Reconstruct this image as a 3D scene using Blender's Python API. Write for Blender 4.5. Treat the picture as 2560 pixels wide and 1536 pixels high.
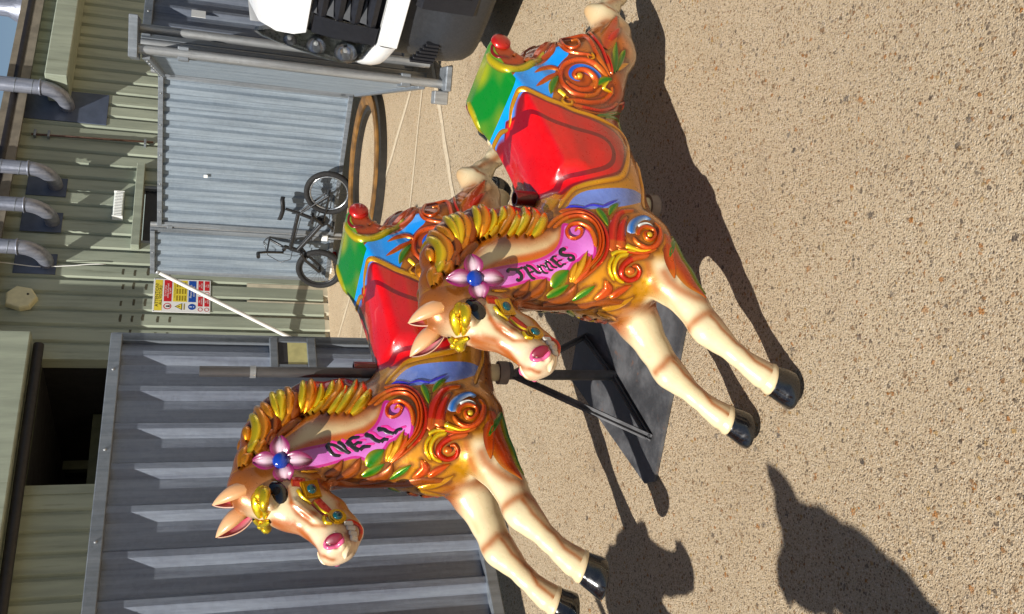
import bpy, math, random
import numpy as np
from mathutils import Vector, Matrix
from mathutils.bvhtree import BVHTree
from mathutils.kdtree import KDTree

for o in list(bpy.data.objects):
    bpy.data.objects.remove(o, do_unlink=True)
SC = bpy.context.scene
COL = SC.collection
R = math.radians
random.seed(7)
rng = np.random.default_rng(7)

# ------------------------------------------------------------------ camera
# The photograph was taken with the phone turned on its side: the camera is
# rolled by a quarter turn, so "up" in the place is "left" in the picture.
TILT, ROLL, FPX = R(19.3), R(2.05), 2290.0
_u0 = Vector((0, math.sin(TILT), math.cos(TILT)))
_f = Vector((0, math.cos(TILT), -math.sin(TILT)))
_r0 = Vector((1, 0, 0))
_r = math.cos(ROLL) * _r0 + math.sin(ROLL) * _u0
_u = math.cos(ROLL) * _u0 - math.sin(ROLL) * _r0
cam = bpy.data.cameras.new('camera')
cam.sensor_fit = 'HORIZONTAL'
cam.sensor_width = 36.0
cam.lens = FPX / 2560.0 * 36.0
cam.clip_start = 0.05
cam.clip_end = 2000.0
camo = bpy.data.objects.new('camera', cam)
COL.objects.link(camo)
camo.matrix_world = Matrix(((-_u.x, _r.x, -_f.x, 0), (-_u.y, _r.y, -_f.y, 0), (-_u.z, _r.z, -_f.z, 1.65), (0, 0, 0, 1)))
SC.camera = camo

# ------------------------------------------------------------------ sky, sun, exposure
SUN_AZ, SUN_EL = R(57.6), R(47.6)            # horizontal direction the light travels, height of the sun
world = bpy.data.worlds.new('World')
SC.world = world
world.use_nodes = True
wn = world.node_tree
sky = wn.nodes.new('ShaderNodeTexSky')
sky.sky_type = 'NISHITA'
sky.sun_disc = False
sky.sun_elevation = SUN_EL
sky.sun_rotation = math.atan2(-math.cos(SUN_AZ), -math.sin(SUN_AZ))
sky.air_density = 1.0
sky.dust_density = 0.6
sky.ozone_density = 1.6
wn.links.new(sky.outputs[0], wn.nodes['Background'].inputs[0])
wn.nodes['Background'].inputs[1].default_value = 0.05
sun = bpy.data.lights.new('sun', 'SUN')
sun.energy = 5.0
sun.angle = R(0.53)
sun.color = (1.0, 0.965, 0.905)
suno = bpy.data.objects.new('sun', sun)
COL.objects.link(suno)
suno.rotation_euler = Vector((math.cos(SUN_AZ) * math.cos(SUN_EL), math.sin(SUN_AZ) * math.cos(SUN_EL), -math.sin(SUN_EL))).to_track_quat('-Z', 'Y').to_euler()
SC.view_settings.view_transform = 'Standard'
SC.view_settings.look = 'None'
SC.view_settings.gamma = 1.0
SC.view_settings.use_curve_mapping = False
SC.view_settings.exposure = 0.36

# ------------------------------------------------------------------ helpers
def srgb(r, g, b):
    f = lambda c: (c / 255.0 / 12.92) if c <= 10.3 else ((c / 255.0 + 0.055) / 1.055) ** 2.4
    return (f(r), f(g), f(b))

class NT:
    def __init__(self, name):
        self.m = bpy.data.materials.new(name)
        self.m.use_nodes = True
        self.t = self.m.node_tree
        self.b = self.t.nodes['Principled BSDF']
    def n(self, kind, **kw):
        x = self.t.nodes.new(kind)
        for k, v in kw.items():
            if k[0] == '_':
                x.inputs[int(k[1:]) if k[1:].isdigit() else k[1:].replace('_', ' ')].default_value = v
            else:
                setattr(x, k, v)
        return x
    def l(self, a, b):
        self.t.links.new(a, b)
    def coord(self, kind='Object'):
        return self.n('ShaderNodeTexCoord').outputs[kind]
    def mapping(self, src, scale=(1, 1, 1), rot=(0, 0, 0)):
        m = self.n('ShaderNodeMapping')
        m.inputs['Scale'].default_value = scale
        m.inputs['Rotation'].default_value = rot
        self.l(src, m.inputs[0])
        return m.outputs[0]
    def noise(self, src, scale, detail=4, rough=0.55):
        x = self.n('ShaderNodeTexNoise')
        x.inputs['Scale'].default_value = scale
        x.inputs['Detail'].default_value = detail
        x.inputs['Roughness'].default_value = rough
        self.l(src, x.inputs['Vector'])
        return x.outputs[0]
    def ramp(self, src, stops):
        x = self.n('ShaderNodeValToRGB')
        e = x.color_ramp.elements
        while len(e) < len(stops):
            e.new(0.5)
        for i, (p, c) in enumerate(stops):
            e[i].position = p
            e[i].color = (c, c, c, 1) if not hasattr(c, '__len__') else (*c[:3], 1)
        self.l(src, x.inputs[0])
        return x.outputs[0]
    def rng(self, src, a, b, c=0.0, d=1.0):
        x = self.n('ShaderNodeMapRange', interpolation_type='SMOOTHSTEP')
        for i, v in enumerate((a, b, c, d)):
            x.inputs[1 + i].default_value = v
        self.l(src, x.inputs[0])
        return x.outputs[0]
    def mix(self, fac, a, b, blend='MIX'):
        x = self.n('ShaderNodeMix', data_type='RGBA', blend_type=blend)
        for s, i in ((fac, 0), (a, 6), (b, 7)):
            if isinstance(s, bpy.types.NodeSocket):
                self.l(s, x.inputs[i])
            else:
                x.inputs[i].default_value = s if i == 0 else (*s[:3], 1)
        return x.outputs[2]
    def math(self, op, a, b=0.0):
        x = self.n('ShaderNodeMath', operation=op)
        for s, i in ((a, 0), (b, 1)):
            if isinstance(s, bpy.types.NodeSocket):
                self.l(s, x.inputs[i])
            else:
                x.inputs[i].default_value = s
        return x.outputs[0]
    def bump(self, h, strength, dist=0.01):
        x = self.n('ShaderNodeBump')
        x.inputs['Strength'].default_value = strength
        x.inputs['Distance'].default_value = dist
        self.l(h, x.inputs['Height'])
        self.l(x.outputs[0], self.b.inputs['Normal'])
    def set(self, **kw):
        for k, v in kw.items():
            s = self.b.inputs[k.replace('_', ' ')]
            if isinstance(v, bpy.types.NodeSocket):
                self.l(v, s)
            else:
                s.default_value = (*v[:3], 1) if hasattr(v, '__len__') else v
        return self

def simple(name, col, rough=0.5, metal=0.0, var=0.12, scale=18.0, coat=0.0, spec=None, bump=0.0, stretch=(1, 1, 1)):
    t = NT(name)
    co = t.mapping(t.coord(), stretch)
    nz = t.noise(co, scale, 5)
    c = t.mix(t.rng(nz, 0.3, 0.7), [x * (1 - var) for x in col], [min(1, x * (1 + var)) for x in col])
    t.set(Base_Color=c, Metallic=metal, Coat_Weight=coat, Coat_Roughness=0.06)
    t.l(t.rng(t.noise(co, scale * 2.3, 4), 0.25, 0.75, max(0.02, rough - 0.1), min(1, rough + 0.12)), t.b.inputs['Roughness'])
    if spec is not None:
        t.set(Specular_IOR_Level=spec)
    if bump:
        t.bump(nz, bump, 0.004)
    return t.m

class MB:
    """collects polygons; build() links them as one mesh object"""
    def __init__(self):
        self.v, self.f, self.sm = [], [], False
    def add(self, v, f):
        k = len(self.v)
        self.v += [tuple(p) for p in v]
        self.f += [tuple(i + k for i in q) for q in f]
        return self
    def box(self, lo, hi, bev=0.0, M=None):
        x0, y0, z0 = lo
        x1, y1, z1 = hi
        if bev <= 0:
            v = [(x0, y0, z0), (x1, y0, z0), (x1, y1, z0), (x0, y1, z0), (x0, y0, z1), (x1, y0, z1), (x1, y1, z1), (x0, y1, z1)]
            f = [(0, 3, 2, 1), (4, 5, 6, 7), (0, 1, 5, 4), (1, 2, 6, 5), (2, 3, 7, 6), (3, 0, 4, 7)]
        else:
            b = min(bev, (x1 - x0) * .45, (y1 - y0) * .45, (z1 - z0) * .45)
            v, idx = [], {}
            for i, x in enumerate((x0, x1)):
                for j, y in enumerate((y0, y1)):
                    for k, z in enumerate((z0, z1)):
                        sx, sy, sz = (b if i == 0 else -b), (b if j == 0 else -b), (b if k == 0 else -b)
                        for ax, p in enumerate(((x, y + sy, z + sz), (x + sx, y, z + sz), (x + sx, y + sy, z))):
                            idx[(i, j, k, ax)] = len(v)
                            v.append(p)
            f = []
            for i in (0, 1):
                f.append([idx[(i, j, k, 0)] for j, k in ((0, 0), (1, 0), (1, 1), (0, 1))][::(1 if i else -1)])
                f.append([idx[(j, i, k, 1)] for j, k in ((0, 0), (1, 0), (1, 1), (0, 1))][::(-1 if i else 1)])
                f.append([idx[(j, k, i, 2)] for j, k in ((0, 0), (1, 0), (1, 1), (0, 1))][::(1 if i else -1)])
            for a in (0, 1):
                for c in (0, 1):
                    for q in ([idx[(0, a, c, 1)], idx[(1, a, c, 1)], idx[(1, a, c, 2)], idx[(0, a, c, 2)]],):
                        f.append(q if (a == c) else q[::-1])
                    for q in ([idx[(a, 0, c, 0)], idx[(a, 0, c, 2)], idx[(a, 1, c, 2)], idx[(a, 1, c, 0)]],):
                        f.append(q if (a != c) else q[::-1])
                    for q in ([idx[(a, c, 0, 0)], idx[(a, c, 1, 0)], idx[(a, c, 1, 1)], idx[(a, c, 0, 1)]],):
                        f.append(q if (a != c) else q[::-1])
                    for k in (0, 1):
                        q = [idx[(a, c, k, 0)], idx[(a, c, k, 1)], idx[(a, c, k, 2)]]
                        f.append(q if ((a + c + k) % 2 == 1) else q[::-1])
        if M is not None:
            v = [tuple(M @ Vector(p)) for p in v]
        return self.add(v, f)
    def tube(self, pts, r, seg=12, cap=True, closed=False):
        P = [Vector(p) for p in pts]
        n = len(P)
        rr = r if hasattr(r, '__len__') else [r] * n
        v, f = [], []
        t0 = (P[1] - P[0]).normalized()
        up = Vector((0, 0, 1)) if abs(t0.z) < .9 else Vector((1, 0, 0))
        a = t0.cross(up).normalized()
        for i in range(n):
            if closed:
                t = (P[(i + 1) % n] - P[i - 1]).normalized()
            else:
                t = (P[min(i + 1, n - 1)] - P[max(i - 1, 0)]).normalized()
            a = (a - t * a.dot(t)).normalized()
            b = t.cross(a)
            for k in range(seg):
                w = 2 * math.pi * k / seg
                v.append(P[i] + (a * math.cos(w) + b * math.sin(w)) * rr[i])
        m = n if closed else n - 1
        for i in range(m):
            j = (i + 1) % n
            for k in range(seg):
                l = (k + 1) % seg
                f.append((i * seg + k, i * seg + l, j * seg + l, j * seg + k))
        if cap and not closed:
            f.append(tuple(range(seg))[::-1])
            f.append(tuple((n - 1) * seg + k for k in range(seg)))
        return self.add(v, f)
    def loft(self, rings, cap=True, closed=True):
        n = len(rings[0])
        v = [p for r in rings for p in r]
        f = []
        for i in range(len(rings) - 1):
            for k in range(n if closed else n - 1):
                l = (k + 1) % n
                f.append((i * n + k, i * n + l, (i + 1) * n + l, (i + 1) * n + k))
        if cap:
            f.append(tuple(range(n))[::-1])
            f.append(tuple((len(rings) - 1) * n + k for k in range(n)))
        return self.add(v, f)
    def prism(self, poly, a, b, fn):
        """poly: 2-D outline (counter clockwise); fn(x, y, h) -> point"""
        n = len(poly)
        v = [fn(x, y, a) for x, y in poly] + [fn(x, y, b) for x, y in poly]
        f = [tuple(range(n))[::-1], tuple(range(n, 2 * n))]
        for i in range(n):
            j = (i + 1) % n
            f.append((i, j, n + j, n + i))
        return self.add(v, f)
    def ball(self, c, r, M=None, seg=14, rings=9, half=False):
        v, f = [], []
        rx, ry, rz = r if hasattr(r, '__len__') else (r, r, r)
        for i in range(rings + 1):
            th = math.pi * i / rings * (0.5 if half else 1)
            for k in range(seg):
                p = Vector((rx * math.sin(th) * math.cos(2 * math.pi * k / seg), ry * math.sin(th) * math.sin(2 * math.pi * k / seg), rz * math.cos(th)))
                if M is not None:
                    p = M @ p
                v.append(p + Vector(c))
        for i in range(rings):
            for k in range(seg):
                l = (k + 1) % seg
                f.append((i * seg + k, (i + 1) * seg + k, (i + 1) * seg + l, i * seg + l))
        return self.add(v, f)
    def build(self, name, mat=None, parent=None, smooth=False, angle=None):
        me = bpy.data.meshes.new(name)
        me.from_pydata([tuple(p) for p in self.v], [], self.f)
        return link(name, me, mat, parent, smooth, angle)

def link(name, me, mat=None, parent=None, smooth=False, angle=None):
    me.update()
    if mat is not None:
        me.materials.append(mat)
    if smooth:
        me.polygons.foreach_set('use_smooth', [True] * len(me.polygons))
        if angle is not None:
            me.set_sharp_from_angle(angle=R(angle))
    o = bpy.data.objects.new(name, me)
    COL.objects.link(o)
    if parent is not None:
        o.parent = parent
    return o

def empty(name, loc=(0, 0, 0), rz=0.0, M=None):
    o = bpy.data.objects.new(name, None)
    o.empty_display_size = 0.1
    COL.objects.link(o)
    if M is not None:
        o.matrix_world = M
    else:
        o.location = loc
        o.rotation_euler = (0, 0, rz)
    return o

def tag(o, label=None, cat=None, group=None, kind=None):
    for k, v in (('label', label), ('category', cat), ('group', group), ('kind', kind)):
        if v:
            o[k] = v
    return o

def copy_tree(o, parent=None, swap=None):
    c = o.copy()
    COL.objects.link(c)
    c.parent = parent
    for ch in list(o.children):
        copy_tree(ch, c)
    return c

# ================================================================== ground
def ground_material():
    t = NT('exposed_aggregate_concrete')
    co = t.coord()
    big = t.noise(co, .9, 4)
    base = t.mix(t.rng(big, .3, .7), srgb(202, 178, 144), srgb(214, 192, 159))
    ns = t.n('ShaderNodeTexNoise')
    ns.inputs['Scale'].default_value = 150
    t.l(co, ns.inputs['Vector'])
    def wobble(sc):
        scl = t.n('ShaderNodeVectorMath', operation='SCALE')
        scl.inputs['Scale'].default_value = .9 / sc
        t.l(ns.outputs['Color'], scl.inputs[0])
        wob = t.n('ShaderNodeVectorMath', operation='ADD')
        t.l(co, wob.inputs[0])
        t.l(scl.outputs[0], wob.inputs[1])
        v = t.n('ShaderNodeTexVoronoi')
        v.inputs['Scale'].default_value = sc
        t.l(wob.outputs[0], v.inputs['Vector'])
        sep = t.n('ShaderNodeSeparateColor')
        t.l(v.outputs['Color'], sep.inputs[0])
        return v, sep
    # packed fine stones: every cell its own tone
    v, sep = wobble(150)
    tone = t.ramp(sep.outputs[0], [(0, srgb(118, 94, 68)), (.3, srgb(182, 158, 128)), (.6, srgb(210, 190, 161)), (.85, srgb(226, 210, 186)), (1, srgb(150, 112, 70))])
    base = t.mix(t.rng(v.outputs['Distance'], .62, .30, 0, .85), base, tone)
    hsum = t.rng(v.outputs['Distance'], .6, .1)
    grit = t.noise(co, 260, 3, .75)
    base = t.mix(t.rng(grit, .52, .68, 0, .75), base, srgb(120, 98, 72))
    base = t.mix(t.rng(t.noise(co, 190, 3, .75), .55, .70, 0, .6), base, srgb(230, 214, 186))
    # larger pebbles, sparse, brown, orange, grey
    for sc, keep0, pal in ((84, .60, ((140, 104, 66), (168, 130, 84), (122, 108, 92), (196, 172, 138))), (56, .82, ((176, 112, 44), (96, 82, 70), (150, 104, 58), (186, 146, 84))), (36, .94, ((74, 66, 64), (182, 116, 44), (138, 104, 70), (120, 110, 100)))):
        v, sep = wobble(sc)
        r = t.n('ShaderNodeValToRGB')
        r.color_ramp.interpolation = 'CONSTANT'
        e = r.color_ramp.elements
        while len(e) < 4:
            e.new(.5)
        for i, c in enumerate(pal):
            e[i].position = i * .25
            e[i].color = (*srgb(*c), 1)
        t.l(sep.outputs[0], r.inputs[0])
        f = t.math('MULTIPLY', t.rng(v.outputs['Distance'], .40, .28), t.rng(sep.outputs[1], keep0, keep0 + .02))
        f = t.math('MULTIPLY', f, t.rng(sep.outputs[2], 0, 1, .55, 1.0))
        base = t.mix(f, base, r.outputs[0])
        hsum = t.math('ADD', hsum, f)
    stain = t.noise(co, 2.3, 5)
    base = t.mix(t.rng(stain, .52, .74, 0, .28), base, srgb(150, 126, 100))
    t.set(Base_Color=base, Roughness=.88, Specular_IOR_Level=.25)
    h = t.math('ADD', t.math('MULTIPLY', hsum, .8), t.math('MULTIPLY', grit, 1.8))
    t.bump(h, 1.0, .005)
    return t.m
M_GROUND = ground_material()
g = MB().add([(-60, -40, 0), (60, -40, 0), (60, 90, 0), (-60, 90, 0)], [(0, 1, 2, 3)]).build('ground', M_GROUND)
tag(g, kind='structure')

# ================================================================== yard: seams, factory wall, steel panels and gates
def cladding_mat():
    t = NT('green_wall_cladding')
    co = t.coord()
    st = t.noise(t.mapping(co, (3.0, 3.0, .35)), 3.2, 5)
    c = t.mix(t.rng(st, .3, .7), srgb(138, 145, 128), srgb(158, 165, 146))
    c = t.mix(t.rng(t.noise(t.mapping(co, (9, 9, .6)), 2.0, 6, .7), .56, .74, 0, .45), c, srgb(96, 98, 76))
    c = t.mix(t.rng(t.noise(co, 60, 3), .6, .8, 0, .2), c, srgb(170, 176, 140))
    t.set(Base_Color=c, Roughness=.5, Coat_Weight=.1)
    t.bump(t.noise(co, 1.6, 3), .25, .02)
    return t.m
def galv_mat(name, a, b, metal=.35, rough=.48):
    t = NT(name)
    co = t.coord()
    v = t.n('ShaderNodeTexVoronoi')
    v.inputs['Scale'].default_value = 46
    t.l(co, v.inputs['Vector'])
    sp = t.n('ShaderNodeSeparateColor')
    t.l(v.outputs['Color'], sp.inputs[0])
    st = t.noise(t.mapping(co, (10, 10, .5)), 2.4, 6, .65)
    c = t.mix(t.rng(st, .28, .72), a, b)
    c = t.mix(t.math('MULTIPLY', sp.outputs[0], .16), c, [min(1, x * 1.3) for x in b])
    c = t.mix(t.rng(t.noise(t.mapping(co, (26, 26, .7)), 2.0, 5, .7), .58, .78, 0, .35), c, [x * .55 for x in a])
    t.set(Base_Color=c, Metallic=metal)
    t.l(t.rng(st, .25, .75, rough - .08, rough + .12), t.b.inputs['Roughness'])
    t.bump(t.math('ADD', t.noise(co, 2.2, 4), t.math('MULTIPLY', t.noise(t.mapping(co, (6, 6, 1)), 3.0, 3), .4)), .45, .03)
    return t.m
M_CLAD = cladding_mat()
M_GALV = galv_mat('galvanised_sheet', srgb(120, 132, 144), srgb(146, 158, 168))
M_GALVD = galv_mat('weathered_galvanised_sheet', srgb(104, 110, 124), srgb(134, 142, 154), .3)
M_TUBE = galv_mat('galvanised_tube', srgb(140, 142, 144), srgb(170, 172, 172), .6, .42)
M_FRAME = galv_mat('galvanised_frame', srgb(112, 118, 124), srgb(140, 146, 152), .5, .45)
M_DUCT = galv_mat('spiral_duct', srgb(120, 124, 138), srgb(152, 156, 168), .55, .4)
M_PLATE = simple('blue_grey_plate', srgb(74, 84, 104), .5, .2, .14, 6)
M_GUTTER = simple('black_gutter', srgb(30, 26, 26), .5, 0, .3, 12)
M_ROOF = simple('roof_edge_sheet', srgb(196, 188, 164), .6, 0, .12, 9)
M_DARK = simple('dark_interior', srgb(20, 20, 20), .9, 0, .3, 3)
M_STEELIN = simple('dull_green_steel', srgb(70, 76, 58), .6, 0, .2, 6)
M_WHITE = simple('white_paint', srgb(228, 228, 224), .35, 0, .04, 14)
M_CREAMBOX = simple('cream_plastic', srgb(206, 200, 160), .45, 0, .06, 20)
M_SEAM = simple('pale_mortar_seam', srgb(190, 174, 148), .9, 0, .14, 40, spec=.2, bump=.5)
M_DIRT = simple('dark_stain', srgb(78, 74, 56), .8, 0, .3, 40)

# pale mortar seams running over the slab
def seam(pts, w, nm='ground_seam'):
    P = [Vector((x, y, .004)) for x, y in pts]
    v, f = [], []
    for i, p in enumerate(P):
        d = (P[min(i + 1, len(P) - 1)] - P[max(0, i - 1)]).normalized()
        s = Vector((d.y, -d.x, 0)) * w * .5
        j = random.uniform(.8, 1.2)
        v += [p - s * j, p + s * j]
    for i in range(len(P) - 1):
        f.append((2 * i, 2 * i + 1, 2 * i + 3, 2 * i + 2))
    o = MB().add(v, f).build(nm, M_SEAM)
    tag(o, kind='structure')
def wig(a, b, n=14, amp=.012):
    return [(a[0] + (b[0] - a[0]) * i / n + random.uniform(-amp, amp), a[1] + (b[1] - a[1]) * i / n + random.uniform(-amp, amp)) for i in range(n + 1)]
seam(wig((2.7, 5.92), (-.75, 11.36), 30), .055)
seam(wig((3.0, 6.56), (.30, 7.47), 20), .045)
seam(wig((1.2, 8.6), (-1.6, 9.95), 20), .045)
seam(wig((4.2, 8.30), (-.4, 5.24), 30), .065)

# ---- factory wall (its own frame: x along the wall, -y towards the yard)
WALL = empty('factory_wall', (-.386, 11.6, 0), R(35))
tag(WALL, 'green ribbed factory wall with ducts along the back of the yard', 'building')
def ribs(x0, x1, z0, z1, pitch, prof, name, mat, parent, off=0.0, thick=.0):
    """trapezoid sheet: prof = list of (fraction of pitch, depth towards the yard)"""
    b = MB()
    xs = []
    k = math.floor(x0 / pitch)
    while k * pitch < x1 + pitch:
        for fr, d in prof:
            x = (k + fr) * pitch
            if x0 <= x <= x1:
                xs.append((x, -d))
        k += 1
    def at(x):
        k = math.floor(x / pitch)
        fr = x / pitch - k
        pr = [(prof[-1][0] - 1, prof[-1][1])] + list(prof) + [(prof[0][0] + 1, prof[0][1])]
        for (a, da), (c, dc) in zip(pr[:-1], pr[1:]):
            if a <= fr <= c:
                return -(da + (dc - da) * (fr - a) / max(1e-9, c - a))
        return 0
    if not xs or xs[0][0] > x0 + 1e-4:
        xs.insert(0, (x0, at(x0)))
    if xs[-1][0] < x1 - 1e-4:
        xs.append((x1, at(x1)))
    n = len(xs)
    for z in (z0, z1):
        b.v += [(x, y - off, z) for x, y in xs]
    b.f = [(i, i + 1, n + i + 1, n + i) for i in range(n - 1)]
    if thick:
        b.v += [(x, y - off + thick, z) for z in (z0, z1) for x, y in xs]
        b.f += [(2 * n + i, 3 * n + i, 3 * n + i + 1, 2 * n + i + 1) for i in range(n - 1)]
        b.f += [(i, 2 * n + i, 2 * n + i + 1, i + 1) for i in range(n - 1)] + [(n + i, n + i + 1, 3 * n + i + 1, 3 * n + i) for i in range(n - 1)]
        b.f += [(0, n, 3 * n, 2 * n), (n - 1, 3 * n - 1, 4 * n - 1, 2 * n - 1)]
    return b.build(name, mat, parent)
GP = .225
GREEN = [(.0, .036), (.68, .036), (.74, .0), (.88, .0)]     # wide pans, narrow grooves, left flank sloping
def clad(x0, x1, z0, z1):
    x = x0
    while x < x1 - .01:
        e = min(x1, (math.floor(x / (4 * GP) + 1e-6) + 1) * 4 * GP)
        ribs(x, e, z0, z1, GP, GREEN, 'cladding_sheet', M_CLAD, WALL)
        x = e
clad(-5.4, -2.02, 0.06, 3.95)
clad(-2.02, -.47, 3.2, 3.95)
clad(-.47, 1.22, .06, 3.95)
clad(1.22, 2.16, 2.27, 3.95)
clad(2.16, 9.9, .06, 3.95)
MB().box((-5.4, -.02, 0), (9.9, .25, .055)).build('wall_plinth', simple('concrete_plinth', srgb(120, 112, 98), .85, 0, .2, 6), WALL)
# backing so that nothing shows through
bk = MB()
for x0, x1, z0 in ((-5.4, -2.02, 0), (-.47, 1.22, 0), (2.16, 9.9, 0), (1.22, 2.16, 2.27), (-2.02, -.47, 3.2)):
    bk.box((x0, .012, z0), (x1, .12, 3.95))
bk.build('wall_lining', M_STEELIN, WALL)
# dark loading doorway with a little of its inside
d = MB()
d.add([(-2.02, .12, 0), (-.47, .12, 0), (-.47, 3.2, 0), (-2.02, 3.2, 0), (-2.02, .12, 3.2), (-.47, .12, 3.2), (-.47, 3.2, 3.2), (-2.02, 3.2, 3.2)], [(0, 1, 2, 3), (4, 7, 6, 5), (1, 5, 6, 2), (0, 3, 7, 4), (3, 2, 6, 7)])
d.build('doorway_interior', M_DARK, WALL)
MB().box((-2.10, -.05, 0), (-2.0, .14, 3.2)).build('door_jamb', M_CLAD, WALL)
MB().box((-.49, -.05, 0), (-.38, .14, 3.2)).build('door_jamb', M_CLAD, WALL)
for y, z in ((1.2, 2.62), (2.2, 2.35)):
    MB().box((-1.98, y, z), (-.52, y + .05, z + .12)).build('roof_purlin', M_STEELIN, WALL)
MB().box((-1.62, 1.6, .1), (-1.5, 1.72, 3.1)).build('inner_column', M_STEELIN, WALL)
MB().box((-.92, 1.9, .1), (-.80, 2.0, 3.1)).build('inner_column', M_STEELIN, WALL)
b = MB().box((-4.3, -.42, 3.27), (-.36, -.037, 4.2), .012)
sh = b.build('shutter_box', M_CLAD, WALL)
MB().tube([(-4.2, -.28, 3.20), (-.45, -.28, 3.20)], .055, 12).build('shutter_roller', M_GUTTER, sh, True, 50)
b = MB().box((3.52, -.52, 3.27), (9.8, -.037, 3.54), .012)
b.build('canopy_beam', M_CLAD, WALL)
MB().box((1.10, -.14, 2.275), (2.46, -.037, 2.375), .006).build('lintel', M_CLAD, WALL)
d = MB().box((1.26, .02, 0.0), (2.12, .08, 2.255))
dd = d.build('door', simple('dark_blue_door', srgb(22, 26, 32), .4, 0, .2, 5), WALL)
MB().box((1.22, -.03, 0), (1.26, .09, 2.27)).build('door_frame', M_FRAME, WALL)
MB().box((2.12, -.03, 0), (2.16, .09, 2.27)).build('door_frame', M_FRAME, WALL)
# eaves: black gutter, roof sheet edge with scalloped ends
MB().tube([(-5.4, -.20, 3.90), (9.9, -.20, 3.90)], .075, 14).build('gutter', M_GUTTER, WALL, True, 50)
MB().box((-5.4, -.13, 3.93), (9.9, .1, 4.0)).build('eaves_filler', M_GUTTER, WALL)
ribs(-5.4, 9.9, 0, 1, .26, [(0, .035), (.55, .035), (.65, 0), (.9, 0)], 'roof_sheet', M_ROOF, WALL)
rs = WALL.children[-1]
me = rs.data
for v in me.vertices:
    x, y, z = v.co
    v.co = (x, -.26 + z * 5.0, 4.0 + z * .9 - y)
b = MB()
# spiral ducts
def duct(s, z, r, top, off=.34, elbow=True, parent=WALL):
    pts = [(s, 0.0, z)]
    Rb = off * .8
    for i in range(9):
        a = math.pi / 2 * i / 8
        pts.append((s, -(off - Rb) - Rb * math.sin(a), z + Rb * (1 - math.cos(a))))
    pts.append((s, -off, top))
    rr = []
    n2 = int((top - pts[-2][2]) / .1)
    long = pts[:-1] + [(s, -off, pts[-2][2] + (top - pts[-2][2]) * (i + 1) / n2) for i in range(n2)]
    o = MB().tube(long, r, 22).build('exhaust_duct', M_DUCT, parent, True, 60)
    for i in range(1, n2, 2):
        zz = pts[-2][2] + (top - pts[-2][2]) * i / n2
        ring = [(s + (r + .002) * math.cos(2 * math.pi * k / 22), -off + (r + .002) * math.sin(2 * math.pi * k / 22), zz + .02 * math.sin(2 * math.pi * k / 22)) for k in range(22)]
        MB().tube(ring, .004, 5, closed=True).build('duct_seam', M_FRAME, o, True)
    for zz in (pts[-2][2], ):
        ring = [(s + (r + .004) * math.cos(2 * math.pi * k / 22), -off + (r + .004) * math.sin(2 * math.pi * k / 22), zz) for k in range(22)]
        MB().tube(ring, .011, 8, closed=True).build('duct_collar', M_DUCT, o, True)
    return o
duct(3.43, 3.30, .095, 6.2, .36)
duct(2.04, 3.30, .085, 6.0)
duct(1.46, 3.28, .085, 6.0)
duct(.83, 3.28, .085, 6.0)
b = MB()
prof = [(.22, 4.02), (.20, 4.10), (.12, 4.24), (.115, 6.4)]
b.loft([[(5.35 + r_ * math.cos(2 * math.pi * k / 22), .02 + r_ * math.sin(2 * math.pi * k / 22), z) for k in range(22)] for r_, z in prof])
b.build('roof_flue', M_DUCT, WALL, True, 45)
for x0, x1, z0, z1 in ((3.17, 3.74, 2.80, 3.83), (1.87, 2.17, 3.17, 3.62), (1.30, 1.61, 3.17, 3.62), (.67, .97, 3.17, 3.62)):
    MB().box((x0, -.05, z0), (x1, -.0365, z1), .003).build('duct_plate', M_PLATE, WALL)
MB().tube([(2.86, -.075, 3.66), (2.90, -.075, 2.2)], .014, 8).build('conduit', simple('rusty_conduit', srgb(112, 84, 70), .6, .2, .2, 30), WALL, True)
for z in (3.62, 3.46, 2.3):
    MB().box((2.83, -.095, z - .015), (2.94, -.036, z + .015), .004).build('conduit_clip', M_FRAME, WALL)
# traces of letters that once were fixed to the wall
for i in range(5):
    for j in range(5):
        if random.random() < .88:
            x = (math.floor(.84 / GP) - i) * GP + .03 + random.uniform(0, .03)
            z = 2.44 - j * .135 + random.uniform(-.015, .015)
            w = random.uniform(.07, .11)
            pts = [(0, -.012), (w * .6, -.012 - random.uniform(0, .006)), (w, -.018), (w, .008), (w * .4, .012 + random.uniform(0, .008)), (0, .012)]
            MB().prism(pts, 0, .0015, lambda a, c_, h, x=x, z=z: (x + a, -.0362 - h, z + c_)).build('old_letter_trace', M_DIRT, WALL)

# things hung on the wall
Mw = Matrix.Translation((-.386, 11.6, 0)) @ Matrix.Rotation(R(35), 4, 'Z')
def on_wall(name, s, z, off=0.0):
    return empty(name, M=Mw @ Matrix.Translation((s, -.036 - off, z)))
al = on_wall('alarm_box', .30, 3.48)
hx = [(.0, -.17), (.12, -.10), (.15, .06), (.05, .16), (-.10, .15), (-.16, .0), (-.13, -.10)]
n = len(hx)
rings = [[(x * k, -y, z * k) for x, z in hx] for y, k in ((0, 1), (.055, 1), (.075, .94), (.080, .86))]
MB().loft(rings).build('cover', M_CREAMBOX, al)
MB().ball((.03, -.081, -.07), (.014, .008, .014)).build('screw_cap', M_GUTTER, al, True)
tag(al, 'cream plastic alarm sounder box high on the green wall', 'alarm box')
li = on_wall('bulkhead_light', 1.76, 2.555)
MB().box((-.20, -.03, -.065), (.20, 0, .065), .008).build('back_plate', M_FRAME, li)
M_DIFF = simple('prismatic_diffuser', srgb(206, 212, 206), .2, 0, .1, 60, coat=.4)
MB().box((-.195, -.085, -.058), (.195, -.031, .058), .016).build('diffuser', M_DIFF, li)
for i in range(15):
    x = -.175 + i * .025
    MB().box((x - .005, -.091, -.05), (x + .005, -.083, .05), .002).build('diffuser_rib', M_WHITE, li)
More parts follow.
